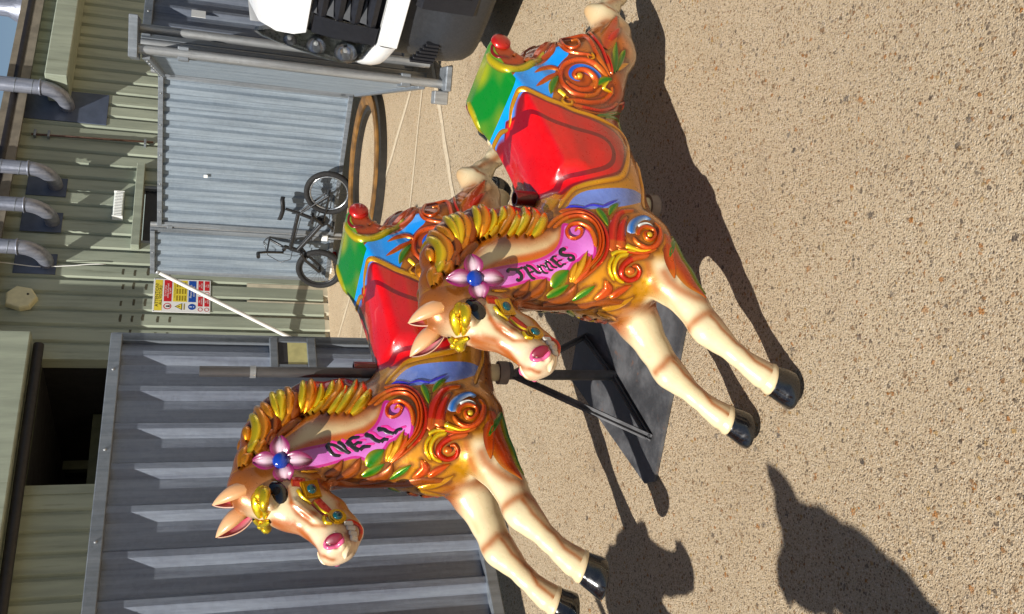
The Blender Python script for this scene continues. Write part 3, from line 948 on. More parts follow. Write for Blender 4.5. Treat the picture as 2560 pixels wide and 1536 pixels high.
# ================================================================== carousel horses
H = 0.005
X0,X1,Y0,Y1,Z0,Z1=-1.48,1.0,-.34,.34,.10,1.55
def make_field():
    nx,ny,nz=[int((b-a)/H)+1 for a,b in ((X0,X1),(Y0,Y1),(Z0,Z1))]
    F=np.full((nx,ny,nz),.2,np.float32)
    gx=(X0+H*np.arange(nx)).astype(np.float32);gy=(Y0+H*np.arange(ny)).astype(np.float32);gz=(Z0+H*np.arange(nz)).astype(np.float32)
    def put(lo,hi,fn,k,sub=False):
        pad=k+.03
        s=[]
        for g,l,u in ((gx,lo[0],hi[0]),(gy,lo[1],hi[1]),(gz,lo[2],hi[2])):
            i0=max(0,int(np.searchsorted(g,l-pad)));i1=min(len(g),int(np.searchsorted(g,u+pad)));s.append(slice(i0,i1))
        x=gx[s[0]][:,None,None];y=gy[s[1]][None,:,None];z=gz[s[2]][None,None,:]
        d=fn(x,y,z); f=F[s[0],s[1],s[2]]
        if sub:
            d=-d; hh=np.clip(.5-.5*(f-d)/k,0,1); F[s[0],s[1],s[2]]=f+(d-f)*hh+k*hh*(1-hh)
        else:
            hh=np.clip(.5+.5*(f-d)/k,0,1); F[s[0],s[1],s[2]]=f+(d-f)*hh-k*hh*(1-hh)
    def rc(a,b,ra,rb,k=.04,sy=1.,sub=False):
        a=np.array(a,float);b=np.array(b,float);m=max(ra,rb)*max(1,sy);d=b-a;L=d@d
        def fn(x,y,z):
            t=np.clip(((x-a[0])*d[0]+(y-a[1])*d[1]+(z-a[2])*d[2])/L,0,1)
            return np.sqrt((x-a[0]-t*d[0])**2+((y-a[1]-t*d[1])/sy)**2+(z-a[2]-t*d[2])**2)-(ra+(rb-ra)*t)
        put(np.minimum(a,b)-m,np.maximum(a,b)+m,fn,k,sub)
    def chain(P,k=.04,sy=1.,k0=None):
        for i in range(len(P)-1): rc(P[i][:3],P[i+1][:3],P[i][3],P[i+1][3],k if (i or k0 is None) else k0,sy)
    def ell(c,r,k=.06,pitch=0,sub=False):
        c=np.array(c,float);cp,sp=np.cos(pitch),np.sin(pitch);m=max(r[0],r[2])
        def fn(x,y,z):
            u=(x-c[0])*cp+(z-c[2])*sp;w=-(x-c[0])*sp+(z-c[2])*cp;v=y-c[1]
            k0=np.sqrt((u/r[0])**2+(v/r[1])**2+(w/r[2])**2);k1=np.sqrt((u/r[0]**2)**2+(v/r[1]**2)**2+(w/r[2]**2)**2)+1e-6
            return k0*(k0-1)/k1
        put((c[0]-m,c[1]-r[1],c[2]-m),(c[0]+m,c[1]+r[1],c[2]+m),fn,k,sub)
    # torso
    ell((-.12,0,.765),(.55,.195,.225),.05)
    ell((.27,0,.80),(.235,.19,.265),.08,pitch=-.15)
    ell((-.55,0,.735),(.27,.205,.245),.08,pitch=.25)
    # cantle: solid swept up seat back with roll
    prof=np.array([(-.02,.95),(-.22,.978),(-.40,1.015),(-.52,1.062),(-.60,1.088),(-.655,1.088),(-.70,1.06),(-.705,1.02),(-.675,.992),(-.63,.985),(-.58,.93),(-.45,.86),(-.02,.86)])
    def cant(x,y,z):
        d=np.full(np.broadcast(x,z).shape,1e9,np.float32);sg=np.ones(d.shape,np.float32);X=x+0*z;Zz=z+0*x
        n=len(prof);j=n-1
        for i in range(n):
            e=prof[j]-prof[i];wx=X-prof[i][0];wz=Zz-prof[i][1];t=np.clip((wx*e[0]+wz*e[1])/(e@e),0,1)
            d=np.minimum(d,(wx-e[0]*t)**2+(wz-e[1]*t)**2)
            c1=Zz>=prof[i][1];c2=Zz<prof[j][1];c3=e[0]*wz>e[1]*wx
            sg=np.where((c1&c2&c3)|(~c1&~c2&~c3),-sg,sg);j=i
        d2=sg*np.sqrt(d); R=.03
        qx=np.maximum(d2+R,0);w=.172; qy=np.maximum(np.abs(y)-w+R,0)
        return np.minimum(np.maximum(d2+R,np.abs(y)-w+R),0)+np.sqrt(qx**2+qy**2)-R
    put((-.72,-.185,.85),(0,.185,1.1),cant,.075)
    # neck
    def hs(p,w=1.0): return (p[0]+.035*w,p[1]+.060*w,p[2]+.012*w)+tuple(p[3:])
    chain([(.24,0,.92,.20),(.29,-.01,1.06,.168),hs((.335,-.035,1.20,.126),.2),hs((.385,-.065,1.33,.098),.65),hs((.43,-.085,1.40,.085))],.06,sy=.72,k0=.09)
    # mane mass along the crest
    chain([(.15,0,1.00,.058),(.12,-.01,1.12,.064),hs((.125,-.025,1.24,.064),.1),hs((.17,-.045,1.34,.064),.25),hs((.25,-.065,1.395,.062),.45),hs((.35,-.08,1.42,.056),.75),hs((.43,-.09,1.43,.05))],.03,sy=.95)
    # head
    chain([hs(p) for p in [(.445,-.088,1.395,.088),(.515,-.072,1.295,.076),(.595,-.053,1.208,.051),(.640,-.042,1.172,.050),(.670,-.036,1.150,.058)]],.03,sy=.88,k0=.05)
    ell(hs((.47,-.075,1.275)),(.10,.075,.085),.03,pitch=.9)     # cheek
    chain([hs(p) for p in [(.47,-.075,1.25,.062),(.545,-.055,1.165,.044),(.600,-.043,1.122,.032),(.628,-.038,1.108,.038)]],.03,sy=.85)
    ell(hs((.692,-.034,1.175)),(.042,.062,.040),.02,pitch=.9)  # nose front
    for s in (-1,1):
        ell(hs((.688,-.034+s*.052,1.165)),(.034,.020,.026),.012,pitch=-.9)
        rc(hs((.545,-.068+s*.062,1.365)),hs((.50,-.075+s*.070,1.385)),.016,.014,.02)   # brow
        rc(hs((.535,-.068+s*.066,1.29)),hs((.62,-.05+s*.048,1.20)),.012,.008,.015)     # cheekbone
        ell(hs((.700,-.034+s*.066,1.172)),(.017,.016,.011),.006,pitch=-.9,sub=True)
        ell(hs((.525,-.07+s*.090,1.352)),(.026,.020,.020),.008,sub=True)
    rc(hs((.665,-.11,1.098)),hs((.60,-.045,1.140)),.006,.002,.008,sub=True)
    rc(hs((.665,.04,1.098)),hs((.60,.0,1.140)),.006,.002,.008,sub=True)
    # fore legs
    for s,dx,dz in ((1,0,0),(-1,.003,.003)):
        y=s*.14
        chain([(.30+dx,s*.10,.70+dz,.135),(.46+dx,s*.125,.642+dz,.083),(.57+dx,y,.602+dz,.060),(.630+dx,y,.586+dz,.055),(.668+dx,y,.572+dz,.058),(.705+dx,y,.546+dz,.048),(.77+dx,y,.497+dz,.037),(.815+dx,y,.458+dz,.040),(.845+dx,y,.427+dz,.047),(.862+dx,y,.402+dz,.048)],.018,sy=.84,k0=.06)
        rc((.655+dx,y,.596+dz),(.690+dx,y,.585+dz),.040,.034,.02,.8)
    # hind legs
    for s,pts in ((1,[(-.58,.11,.66,.17),(-.70,.155,.545,.115),(-.80,.18,.505,.074),(-.875,.19,.527,.060),(-.94,.195,.485,.042),(-1.03,.20,.415,.036),(-1.095,.20,.378,.043),(-1.15,.20,.372,.045)]),
                  (-1,[(-.58,-.11,.66,.17),(-.72,-.155,.53,.115),(-.83,-.18,.455,.080),(-.92,-.19,.455,.066),(-.99,-.195,.398,.045),(-1.09,-.20,.322,.037),(-1.16,-.20,.278,.046),(-1.205,-.20,.262,.047)])):
        chain(pts,.035,sy=.82,k0=.06)
        q=pts[3]; rc((q[0]-.035,q[1],q[2]+.045),(q[0]+.01,q[1],q[2]),.035,.05,.03,.8)
    return F
def surface_nets(F):
    S=F<0
    nx,ny,nz=F.shape
    c=[(i,j,k) for i in (0,1) for j in (0,1) for k in (0,1)]
    cnt=np.zeros((nx-1,ny-1,nz-1),np.int8)
    for i,j,k in c: cnt+=S[i:nx-1+i,j:ny-1+j,k:nz-1+k]
    act=(cnt>0)&(cnt<8)
    I=np.argwhere(act); idx=-np.ones(act.shape,np.int32); idx[act]=np.arange(len(I))
    V=np.zeros((len(I),3));W=np.zeros(len(I))
    val={q:F[I[:,0]+q[0],I[:,1]+q[1],I[:,2]+q[2]].astype(float) for q in c}
    for a in c:
        for ax in range(3):
            if a[ax]==0:
                b=list(a);b[ax]=1;b=tuple(b); fa,fb=val[a],val[b]; m=(fa<0)!=(fb<0)
                t=np.where(m,fa/(fa-fb+1e-12),0)
                p=np.array(a,float)[None]+np.zeros((len(I),1)); p[:,ax]+=t
                V+=p*m[:,None];W+=m
    V=V/W[:,None]+I
    V=V*H+np.array([X0,Y0,Z0])
    Q=[]
    for ax in range(3):
        o1,o2=[(1,2),(2,0),(0,1)][ax]
        sl=[slice(None)]*3;s2=[slice(None)]*3;sl[ax]=slice(0,-1);s2[ax]=slice(1,None)
        A=S[tuple(sl)];B=S[tuple(s2)];E=np.argwhere(A!=B)
        E=E[(E[:,o1]>0)&(E[:,o2]>0)&(E[:,o1]<F.shape[o1]-1)&(E[:,o2]<F.shape[o2]-1)]
        flip=A[E[:,0],E[:,1],E[:,2]]
        def cell(d1,d2):
            e=E.copy();e[:,o1]-=d1;e[:,o2]-=d2;return idx[e[:,0],e[:,1],e[:,2]]
        q=np.stack([cell(1,1),cell(0,1),cell(0,0),cell(1,0)],1)
        q[~flip]=q[~flip][:,::-1]
        Q.append(q)
    return V,np.concatenate(Q)
def smooth_mesh(V,Q,n=2):
    e=np.concatenate([Q[:,[0,1]],Q[:,[1,2]],Q[:,[2,3]],Q[:,[3,0]]])
    for _ in range(n):
        acc=np.zeros_like(V);w=np.zeros(len(V))
        for a,b in ((0,1),(1,0)):
            for k in range(3): acc[:,k]+=np.bincount(e[:,a],V[e[:,b],k],len(V))
            w+=np.bincount(e[:,a],minlength=len(V))
        V=V*.5+.5*acc/w[:,None]
    return V

STRIPS=[([[-452,189,826],[-425,188,806],[-409,191,769],[-416,195,727],[-439,205,707]],12.1,8.1,0,7,0),
([[-469,219,647],[-493,232,671],[-518,238,702],[-535,234,738],[-540,219,779],[-527,201,814],[-491,190,833],[-443,188,839],[-408,185,819],[-385,186,788],[-382,188,748],[-399,188,704],[-428,198,675]],9.4,7.4,0,10,0),
([[-418,195,709],[-448,210,699],[-473,220,714],[-491,221,741],[-493,214,768],[-478,205,784],[-461,202,777],[-454,205,756]],11.5,5.4,0,10,0),
([[-513,190,835],[-529,179,872],[-493,177,938]],12.1,-1,4,8,0),
([[-496,188,839],[-456,184,899],[-419,174,949]],10.8,-1,4,8,0),
([[-474,187,848],[-425,186,881],[-375,181,902]],14.1,-1,5,8,0),
([[-474,220,635],[-514,239,661],[-563,247,678],[-633,241,676],[-713,210,676],[-724,184,708],[-728,168,738],[-731,158,755],[-637,208,784],[-604,228,758],[-623,233,730],[-673,216,720],[-673,208,742]],8.8,3.8,0,9,0),
([[-687,181,788],[-606,214,788],[-572,232,754],[-558,241,720],[-552,244,703]],7.4,4.7,0,8,0),
([[-565,246,700],[-540,244,696],[-531,238,718],[-549,241,719]],4.9,2.7,2,8,0),
([[-488,226,630],[-538,242,640],[-603,246,644],[-670,237,652],[-748,206,642]],8.1,5.4,1,8,0),
([[-480,221,624],[-523,236,625],[-581,246,636]],6.1,2.4,1,9,0),
([[-605,246,629],[-690,252,583],[-822,246,506]],31.0,-1,4,6,0),
([[-638,247,604],[-690,254,565],[-747,248,515]],16.2,-1,1,7,0),
([[-493,224,613],[-555,234,591],[-647,249,566]],16.2,-1,5,8,0),
([[-507,221,596],[-584,227,549],[-625,237,526]],13.5,-1,5,7,0),
([[-516,219,585],[-550,214,550],[-584,203,508]],10.8,-1,2,6,0),
([[-465,213,627],[-451,211,670],[-431,201,699]],13.5,-1,5,7,0),
([[-457,211,640],[-427,196,664],[-422,178,617]],8.1,-1,3,8,0),
([[-352,181,844],[-353,182,796],[-349,184,742],[-378,174,672],[-415,178,630],[-440,194,623]],10.8,7.4,0,8,0),
([[-334,180,820],[-315,184,765],[-318,176,702],[-368,150,629],[-410,141,582]],9.4,6.1,1,7,0),
([[-360,180,821],[-334,180,824],[-324,182,851],[-338,183,865],[-364,182,848],[-363,181,830]],7.4,3.4,2,9,0),
([[-401,185,866],[-370,181,839]],6.7,5.4,3,9,0),
([[-274,186,737],[-317,161,660],[-440,68,524]],10.1,-1,5,6,0),
([[-279,177,696],[-342,110,589],[-271,124,602]],9.4,-1,5,6,0),
([[-313,180,813],[-290,183,731],[-344,143,625],[-443,72,523]],6.2,3.2,7,5,0),
([[-629,127,1088],[-578,134,1081],[-525,156,1060],[-509,172,1018],[-531,174,959],[-585,161,900],[-637,164,857]],16.2,11.9,6,9,0),
([[-644,165,1077],[-609,159,1083],[-575,165,1068],[-570,172,1028]],6.5,4.3,10,3,0),
([[-581,172,1004],[-735,73,882],[-742,106,843]],12.9,-1,0,8,0),
([[-553,174,959],[-658,151,863],[-737,139,790]],22.6,-1,0,9,0),
([[-592,158,897],[-618,180,842],[-698,172,792]],16.2,-1,0,7,0),
([[173,136,996],[179,155,960],[199,173,916],[241,183,886],[291,185,872],[336,177,871],[376,162,885],[402,142,909],[425,111,945],[440,80,981]],9.4,3.5,1,7,0),
([[242,126,1058],[208,134,1016],[195,153,971],[204,170,930],[239,181,899],[285,183,886],[331,176,887],[370,160,901],[399,137,931],[421,105,968],[437,82,990]],7.9,3.2,0,10,0),
([[247,133,1037],[218,146,994],[213,162,956],[225,174,924],[258,181,902],[298,180,895],[338,172,899],[372,156,913],[402,130,942],[425,97,979]],6.9,2.6,0,10,0),
([[349,164,915],[315,173,914],[283,176,921],[262,172,936],[248,165,956],[249,156,980],[268,149,996],[293,147,995],[305,153,978],[297,162,957],[277,166,950],[267,163,962],[279,158,973]],7.1,4.1,0,11,0),
([[190,181,870],[229,187,861],[272,188,857]],13.3,-1,5,7,0),
([[170,190,788],[194,190,817],[227,190,839]],11.4,-1,5,7,0),
([[368,169,861],[311,186,849],[264,193,831],[217,196,794],[205,199,737]],14.8,7.9,1,7,0),
([[360,177,830],[315,192,821],[273,200,804],[240,202,780]],15.8,5.9,1,9,0),
([[269,213,686],[295,210,672],[334,208,682],[365,203,709],[370,197,738],[354,196,765],[329,200,782]],10.9,5.9,0,10,0),
([[314,203,786],[283,208,774],[259,210,750],[245,210,717],[255,211,692]],11.8,7.9,8,9,0),
([[286,212,755],[279,215,726],[290,215,699]],4.9,3.0,9,9,0),
([[323,205,766],[303,211,754],[292,215,731],[301,214,704],[324,211,699],[343,207,720],[336,207,736],[319,210,738],[309,213,721]],7.1,5.1,4,11,0),
([[352,185,811],[365,186,787],[378,189,758],[380,198,723]],8.9,4.4,3,8,0),
([[361,175,839],[375,178,799],[387,188,749],[377,201,705]],5.5,4.4,0,8,0),
([[379,163,866],[370,171,840],[373,178,804],[383,184,769]],6.9,4.4,3,8,0),
([[383,163,856],[406,149,873],[431,132,872],[452,117,856]],6.1,3.9,3,9,0),
([[380,175,803],[386,165,835],[405,152,853],[427,138,857],[446,123,846],[459,114,818]],7.9,5.9,3,10,0),
([[395,190,734],[395,174,780],[404,159,810],[423,144,830],[442,129,827],[453,121,801],[451,132,775],[437,151,767],[420,159,778],[420,153,794]],9.4,5.4,1,10,0),
([[436,80,1000],[408,106,992],[384,125,980]],9.9,-1,2,8,0),
([[436,81,994],[403,118,969],[357,151,946]],12.8,-1,2,9,0),
([[440,79,985],[412,120,950],[371,150,933]],11.4,-1,0,8,0),
([[444,59,1060],[424,83,1040],[404,104,1010]],23.7,-1,5,6,0),
([[471,25,980],[465,61,947],[456,91,919]],12.3,-1,5,7,0),
([[484,49,906],[472,88,873],[448,113,887]],16.8,-1,0,8,0),
([[488,64,857],[478,89,828],[464,110,789]],13.5,-1,0,8,0),
([[471,-6,1079],[467,31,1001],[441,81,979]],19.1,-1,7,6,0),
([[469,14,1160],[450,44,1107],[419,78,1086]],16.8,-1,7,6,0),
([[461,34,1200],[450,41,1166],[421,67,1144]],15.7,-1,7,6,0),
([[462,29,1075],[454,50,1041],[441,73,1006]],15.7,-1,5,5,0),
([[498,40,1215],[470,-27,1086],[477,-11,966],[494,47,866],[498,46,788]],15.7,11.2,7,5,0),
([[498,5,880],[502,35,821],[487,71,770]],13.5,-1,2,5,0),
([[309,198,638],[402,196,638],[487,194,619],[571,187,571]],38.2,-1,4,5,0),
([[295,169,596],[380,173,594],[468,178,581],[549,176,559]],18.0,-1,5,9,0),
([[341,200,645],[406,199,662],[493,189,669]],20.2,-1,0,8,0),
([[297,169,596],[368,198,640],[424,196,678]],12.3,-1,5,9,0),
([[-361,6,1013],[-398,63,1018],[-409,129,1018],[-407,167,1002],[-379,173,955],[-340,181,900],[-294,182,805],[-258,185,719],[-243,162,651],[-228,122,595],[-115,160,637],[-10,180,691],[36,185,735],[56,181,812],[61,154,887],[70,140,916],[109,134,956],[156,133,991]],9.2,9.2,2,5,0),
([[-127,107,577],[-18,135,608],[57,138,623],[189,187,681]],8.1,7.0,2,7,0),
([[-447,77,522],[-464,100,520],[-407,136,579]],8.1,-1,1,6,0),
([[172,145,977],[160,153,954],[171,165,927],[181,171,912]],7.4,-1,11,4,0),
([[179,168,922],[168,175,884],[176,181,859],[183,185,842]],7.4,-1,11,4,0),
([[183,184,851],[166,187,819],[151,188,781]],7.4,-1,11,4,0),
([[140,38,1291],[184,32,1294],[215,16,1300],[266,6,1327]],17.4,-1,7,17,1),
([[202,32,1369],[250,22,1360],[298,19,1364],[356,40,1379]],16.2,-1,7,17,1),
([[209,11,1276],[240,8,1290],[277,15,1323],[320,28,1360]],18.5,-1,7,17,1),
([[89,34,1262],[144,45,1264],[182,30,1273],[210,11,1280]],11.6,-1,3,17,1),
([[79,30,1235],[137,48,1237],[178,32,1245],[215,9,1262]],14.5,-1,15,17,1),
([[107,44,1202],[148,44,1206],[179,30,1220],[218,23,1245]],11.6,-1,3,17,1),
([[96,47,1159],[139,49,1169],[172,38,1190],[220,38,1231]],13.3,-1,3,17,1),
([[90,50,1136],[138,57,1141],[185,62,1165],[233,63,1207]],13.3,-1,15,17,1),
([[124,60,1117],[179,79,1130],[218,86,1154],[250,80,1186]],11.0,-1,3,17,1),
([[87,43,1077],[158,82,1094],[211,98,1122],[258,94,1161]],13.3,-1,3,17,1),
([[110,65,1055],[177,103,1069],[228,112,1097],[266,106,1133]],12.2,-1,15,17,1),
([[174,113,1042],[216,119,1063],[249,119,1088],[274,113,1114]],13.9,-1,3,17,1),
([[95,-3,1314],[153,36,1312],[195,32,1312],[229,16,1318]],15.1,-1,15,17,1),
([[114,6,1343],[159,36,1340],[207,33,1340],[267,13,1345]],15.1,-1,3,17,1),
([[119,1,1366],[182,36,1360],[217,31,1353],[254,17,1348]],10.4,-1,3,17,1),
([[166,11,1399],[204,27,1384],[231,27,1376],[254,24,1368]],12.7,-1,15,17,1),
([[157,-27,1412],[229,24,1402],[277,27,1393],[328,24,1402],[376,32,1428]],14.5,-1,15,17,1),
([[193,-24,1429],[257,25,1420],[296,23,1417],[335,22,1428],[373,23,1451]],14.5,-1,3,17,1),
([[430,30,1470],[380,21,1460],[342,17,1448]],12.7,-1,15,17,1),
([[386,27,1449],[353,26,1428],[309,23,1411]],11.6,-1,3,17,1),
([[361,35,1396],[308,21,1378],[266,22,1366]],13.9,-1,7,17,1),
([[379,32,1428],[356,31,1404],[317,23,1386]],12.7,-1,15,17,1),
([[283,16,1357],[248,11,1332],[199,29,1305]],13.9,-1,15,17,1),
([[259,6,1452],[286,11,1447],[317,10,1449]],11.0,-1,15,17,1),
([[422,32,1462],[398,30,1450],[382,32,1432]],12.7,-1,15,17,1),
([[390,73,1212],[379,77,1202],[381,80,1185],[381,82,1169],[376,86,1157]],3.1,2.2,13,1.2,2),
([[383,80,1181],[392,78,1169],[403,75,1163],[412,69,1166],[415,66,1176],[410,68,1182]],3.9,2.8,13,1.2,2),
([[374,88,1153],[387,85,1143],[400,80,1137],[410,76,1128],[414,76,1115]],3.5,2.5,13,1.2,2),
([[373,89,1147],[375,92,1133],[386,91,1120],[396,88,1109],[400,89,1095]],3.1,2.2,13,1.2,2),
([[397,81,1138],[394,85,1128],[392,88,1120]],2.3,1.6,13,1.2,2),
([[376,97,1110],[383,97,1100],[395,93,1092],[401,91,1084],[402,93,1072]],2.3,1.7,13,1.2,2),
([[377,99,1099],[378,102,1087],[387,100,1077]],1.7,1.2,13,1.2,2),
([[369,107,1082],[379,104,1077],[388,100,1072],[394,99,1064],[394,101,1054]],2.2,1.5,13,1.2,2),
([[364,109,1081],[371,109,1069],[382,106,1060],[388,105,1050],[388,107,1039]],2.3,1.7,13,1.2,2),
([[360,114,1064],[365,114,1052],[376,112,1042],[384,110,1033],[387,111,1023]],3.5,2.5,13,1.2,2),
([[363,115,1056],[354,119,1051],[352,121,1040]],2.5,1.8,13,1.2,2),
([[374,114,1039],[368,117,1033],[367,120,1022]],2.0,1.4,13,1.2,2),
([[386,111,1024],[381,115,1019],[380,117,1009]],2.2,1.5,13,1.2,2),
([[335,136,1005],[331,134,1012],[336,130,1023],[346,127,1023],[352,128,1012],[354,132,998],[359,134,986],[367,132,983],[371,128,989],[369,126,998],[362,128,1002]],3.9,2.8,13,1.2,2),
([[394,70,1219],[384,75,1210],[385,77,1193],[385,80,1177],[380,84,1164]],4.4,3.1,12,2.4,2),
([[387,77,1188],[396,75,1177],[407,72,1170],[416,66,1173],[419,63,1183],[414,65,1189]],5.6,3.9,12,2.4,2),
([[378,85,1161],[390,82,1151],[404,77,1144],[414,73,1135],[418,72,1123]],5.0,3.5,12,2.4,2),
([[377,86,1154],[379,89,1140],[389,87,1128],[400,84,1116],[403,86,1102]],4.4,3.1,12,2.4,2),
([[401,78,1146],[398,82,1136],[396,84,1127]],3.3,2.3,12,2.4,2),
([[380,94,1118],[387,93,1107],[398,89,1100],[404,87,1091],[406,89,1079]],3.3,2.3,12,2.4,2),
([[381,96,1107],[382,98,1095],[390,97,1085]],2.5,1.7,12,2.4,2),
([[373,103,1089],[383,100,1084],[392,97,1080],[398,95,1072],[398,97,1062]],3.1,2.2,12,2.4,2),
([[368,106,1089],[375,106,1076],[385,103,1067],[391,102,1058],[392,104,1047]],3.3,2.3,12,2.4,2),
([[364,111,1071],[369,111,1060],[379,109,1050],[388,107,1041],[391,107,1031]],5.0,3.5,12,2.4,2),
([[367,112,1063],[358,116,1059],[356,119,1047]],3.6,2.5,12,2.4,2),
([[377,111,1047],[372,114,1041],[370,117,1029]],2.8,2.0,12,2.4,2),
([[390,108,1032],[385,111,1027],[384,114,1017]],3.1,2.2,12,2.4,2),
([[338,132,1012],[335,131,1020],[340,127,1030],[350,124,1031],[356,125,1019],[358,128,1005],[362,130,994],[371,128,990],[374,124,996],[373,122,1005],[365,124,1009]],5.6,3.9,12,2.4,2),
([[362,84,1185],[383,81,1174],[398,77,1159],[402,79,1138]],3.6,2.6,13,1.2,3),
([[360,85,1183],[370,88,1158],[387,87,1133],[400,86,1108]],3.4,2.4,13,1.2,3),
([[357,94,1149],[371,94,1131],[389,89,1119],[399,87,1106]],3.6,2.6,13,1.2,3),
([[358,102,1117],[374,99,1105],[387,97,1091],[392,97,1077]],5.8,4.2,13,1.2,3),
([[360,103,1112],[352,109,1098],[351,114,1075]],3.9,2.8,13,1.2,3),
([[377,101,1095],[369,106,1082],[370,109,1068]],3.6,2.5,13,1.2,3),
([[392,97,1077],[384,104,1063],[384,109,1040]],3.9,2.8,13,1.2,3),
([[345,119,1061],[351,121,1042],[365,120,1028],[375,121,1006]],4.5,3.2,13,1.2,3),
([[375,120,1008],[369,126,998],[371,131,982]],3.9,2.8,13,1.2,3),
([[333,132,1020],[335,138,999],[347,139,985],[357,145,963]],4.5,3.2,13,1.2,3),
([[357,144,965],[348,151,954],[345,158,937]],3.9,2.8,13,1.2,3),
([[369,80,1198],[390,76,1187],[405,72,1173],[409,73,1151]],5.2,3.6,12,2.4,3),
([[367,81,1196],[376,83,1171],[393,82,1146],[405,80,1121]],4.8,3.4,12,2.4,3),
([[364,89,1162],[377,88,1145],[394,84,1132],[405,81,1119]],5.2,3.6,12,2.4,3),
([[364,96,1131],[380,94,1118],[393,91,1104],[398,91,1090]],8.3,5.8,12,2.4,3),
([[366,97,1125],[358,103,1111],[357,109,1089]],5.6,3.9,12,2.4,3),
([[382,95,1108],[376,101,1096],[376,104,1082]],5.1,3.6,12,2.4,3),
([[398,92,1090],[390,99,1076],[390,103,1053]],5.6,3.9,12,2.4,3),
([[352,114,1074],[358,117,1055],[371,114,1041],[381,115,1020]],6.5,4.5,12,2.4,3),
([[381,114,1021],[374,120,1011],[376,124,995]],5.6,3.9,12,2.4,3),
([[339,127,1033],[341,132,1012],[352,132,998],[362,137,976]],6.5,4.5,12,2.4,3),
([[362,137,978],[353,144,967],[350,152,950]],5.6,3.9,12,2.4,3),
([[497,61,1314],[498,62,1292],[503,61,1270]],14.8,14.8,1,5,0),
([[557,49,1240],[588,50,1216],[619,55,1193]],16.1,14.8,1,5,0),
([[527,65,1295],[554,61,1278],[575,52,1251]],5.4,4.0,3,8,0),
([[565,50,1243],[598,53,1222],[619,55,1193]],4.8,4.0,3,8,0),
([[620,58,1213],[646,66,1210],[652,65,1188]],6.2,4.0,3,8,0),
([[456,54,1283],[456,51,1252],[451,45,1221]],5.4,-1,2,6,0),
([[508,52,1402],[545,34,1415],[583,-11,1405]],15.5,-1,3,14,1),
([[518,57,1395],[571,62,1395],[590,-2,1390]],11.9,-1,3,14,1),
([[574,-37,1423],[580,-55,1397],[603,0,1374]],11.9,-1,3,14,1),
([[568,-78,1401],[577,-79,1394],[589,-73,1389]],9.1,-1,3,14,1),
([[583,-72,1393],[595,-70,1381],[594,-73,1383]],10.5,-1,3,14,1),
([[596,-7,1383],[594,-56,1377],[595,-71,1380]],8.2,-1,3,14,1),
([[637,54,1141],[648,52,1109],[670,46,1095],[703,43,1104]],8.1,6.7,1,6,0),
([[719,74,1144],[743,69,1149],[760,45,1154]],12.8,-1,14,9,0),
([[722,15,1230],[743,6,1223],[760,5,1207]],5.4,-1,14,3,0)]
POLYS={'saddle':[(-309,1008),(-372,1011),(-403,1011),(-417,999),(-399,958),(-369,904),(-332,810),(-301,727),(-273,669),(-233,641),(-174,663),(-116,703),(-88,740),(-70,809),(-50,884),(-36,918),(3,959),(-24,969)],'sline':[(-261,1002),(-325,1002),(-341,999),(-278,908),(-248,765),(-219,726),(-173,721),(-117,758),(-87,863),(-71,938),(-41,948),(-16,963)],'blue':[(-503,1035),(-536,919),(-574,853),(-656,803),(-605,773),(-558,825),(-488,870),(-371,904),(-325,977),(-307,1006),(-311,1015),(-398,1041)],'blue2':[(-515,806),(-545,787),(-556,753),(-546,714),(-522,683),(-503,670),(-490,706),(-508,728),(-528,769),(-505,790),(-481,757),(-479,782),(-491,802)],'strap':[(-12,906),(-29,822),(-37,695),(-20,636),(6,633),(38,758),(51,854),(59,950),(52,973)],'pink':[(304,1368),(275,1290),(258,1215),(246,1144),(232,1096),(210,1057),(187,1034),(155,1019),(105,1003),(114,979),(118,945),(134,923),(184,913),(219,919),(235,930),(213,948),(239,972),(246,993),(272,1006),(292,1032),(315,1062),(297,1094),(312,1149),(331,1211),(341,1291),(330,1338)],'cream':[(274,1349),(235,1326),(200,1289),(177,1257),(172,1194),(169,1130),(149,1074),(122,1032),(119,1014),(139,1012),(180,1032),(207,1077),(224,1132),(238,1198),(254,1252),(274,1289)],'green':[(-506,1035),(-462,1041),(-425,1037),(-396,1041),(-447,1065),(-507,1087),(-573,1088),(-585,1085),(-534,1051)]}
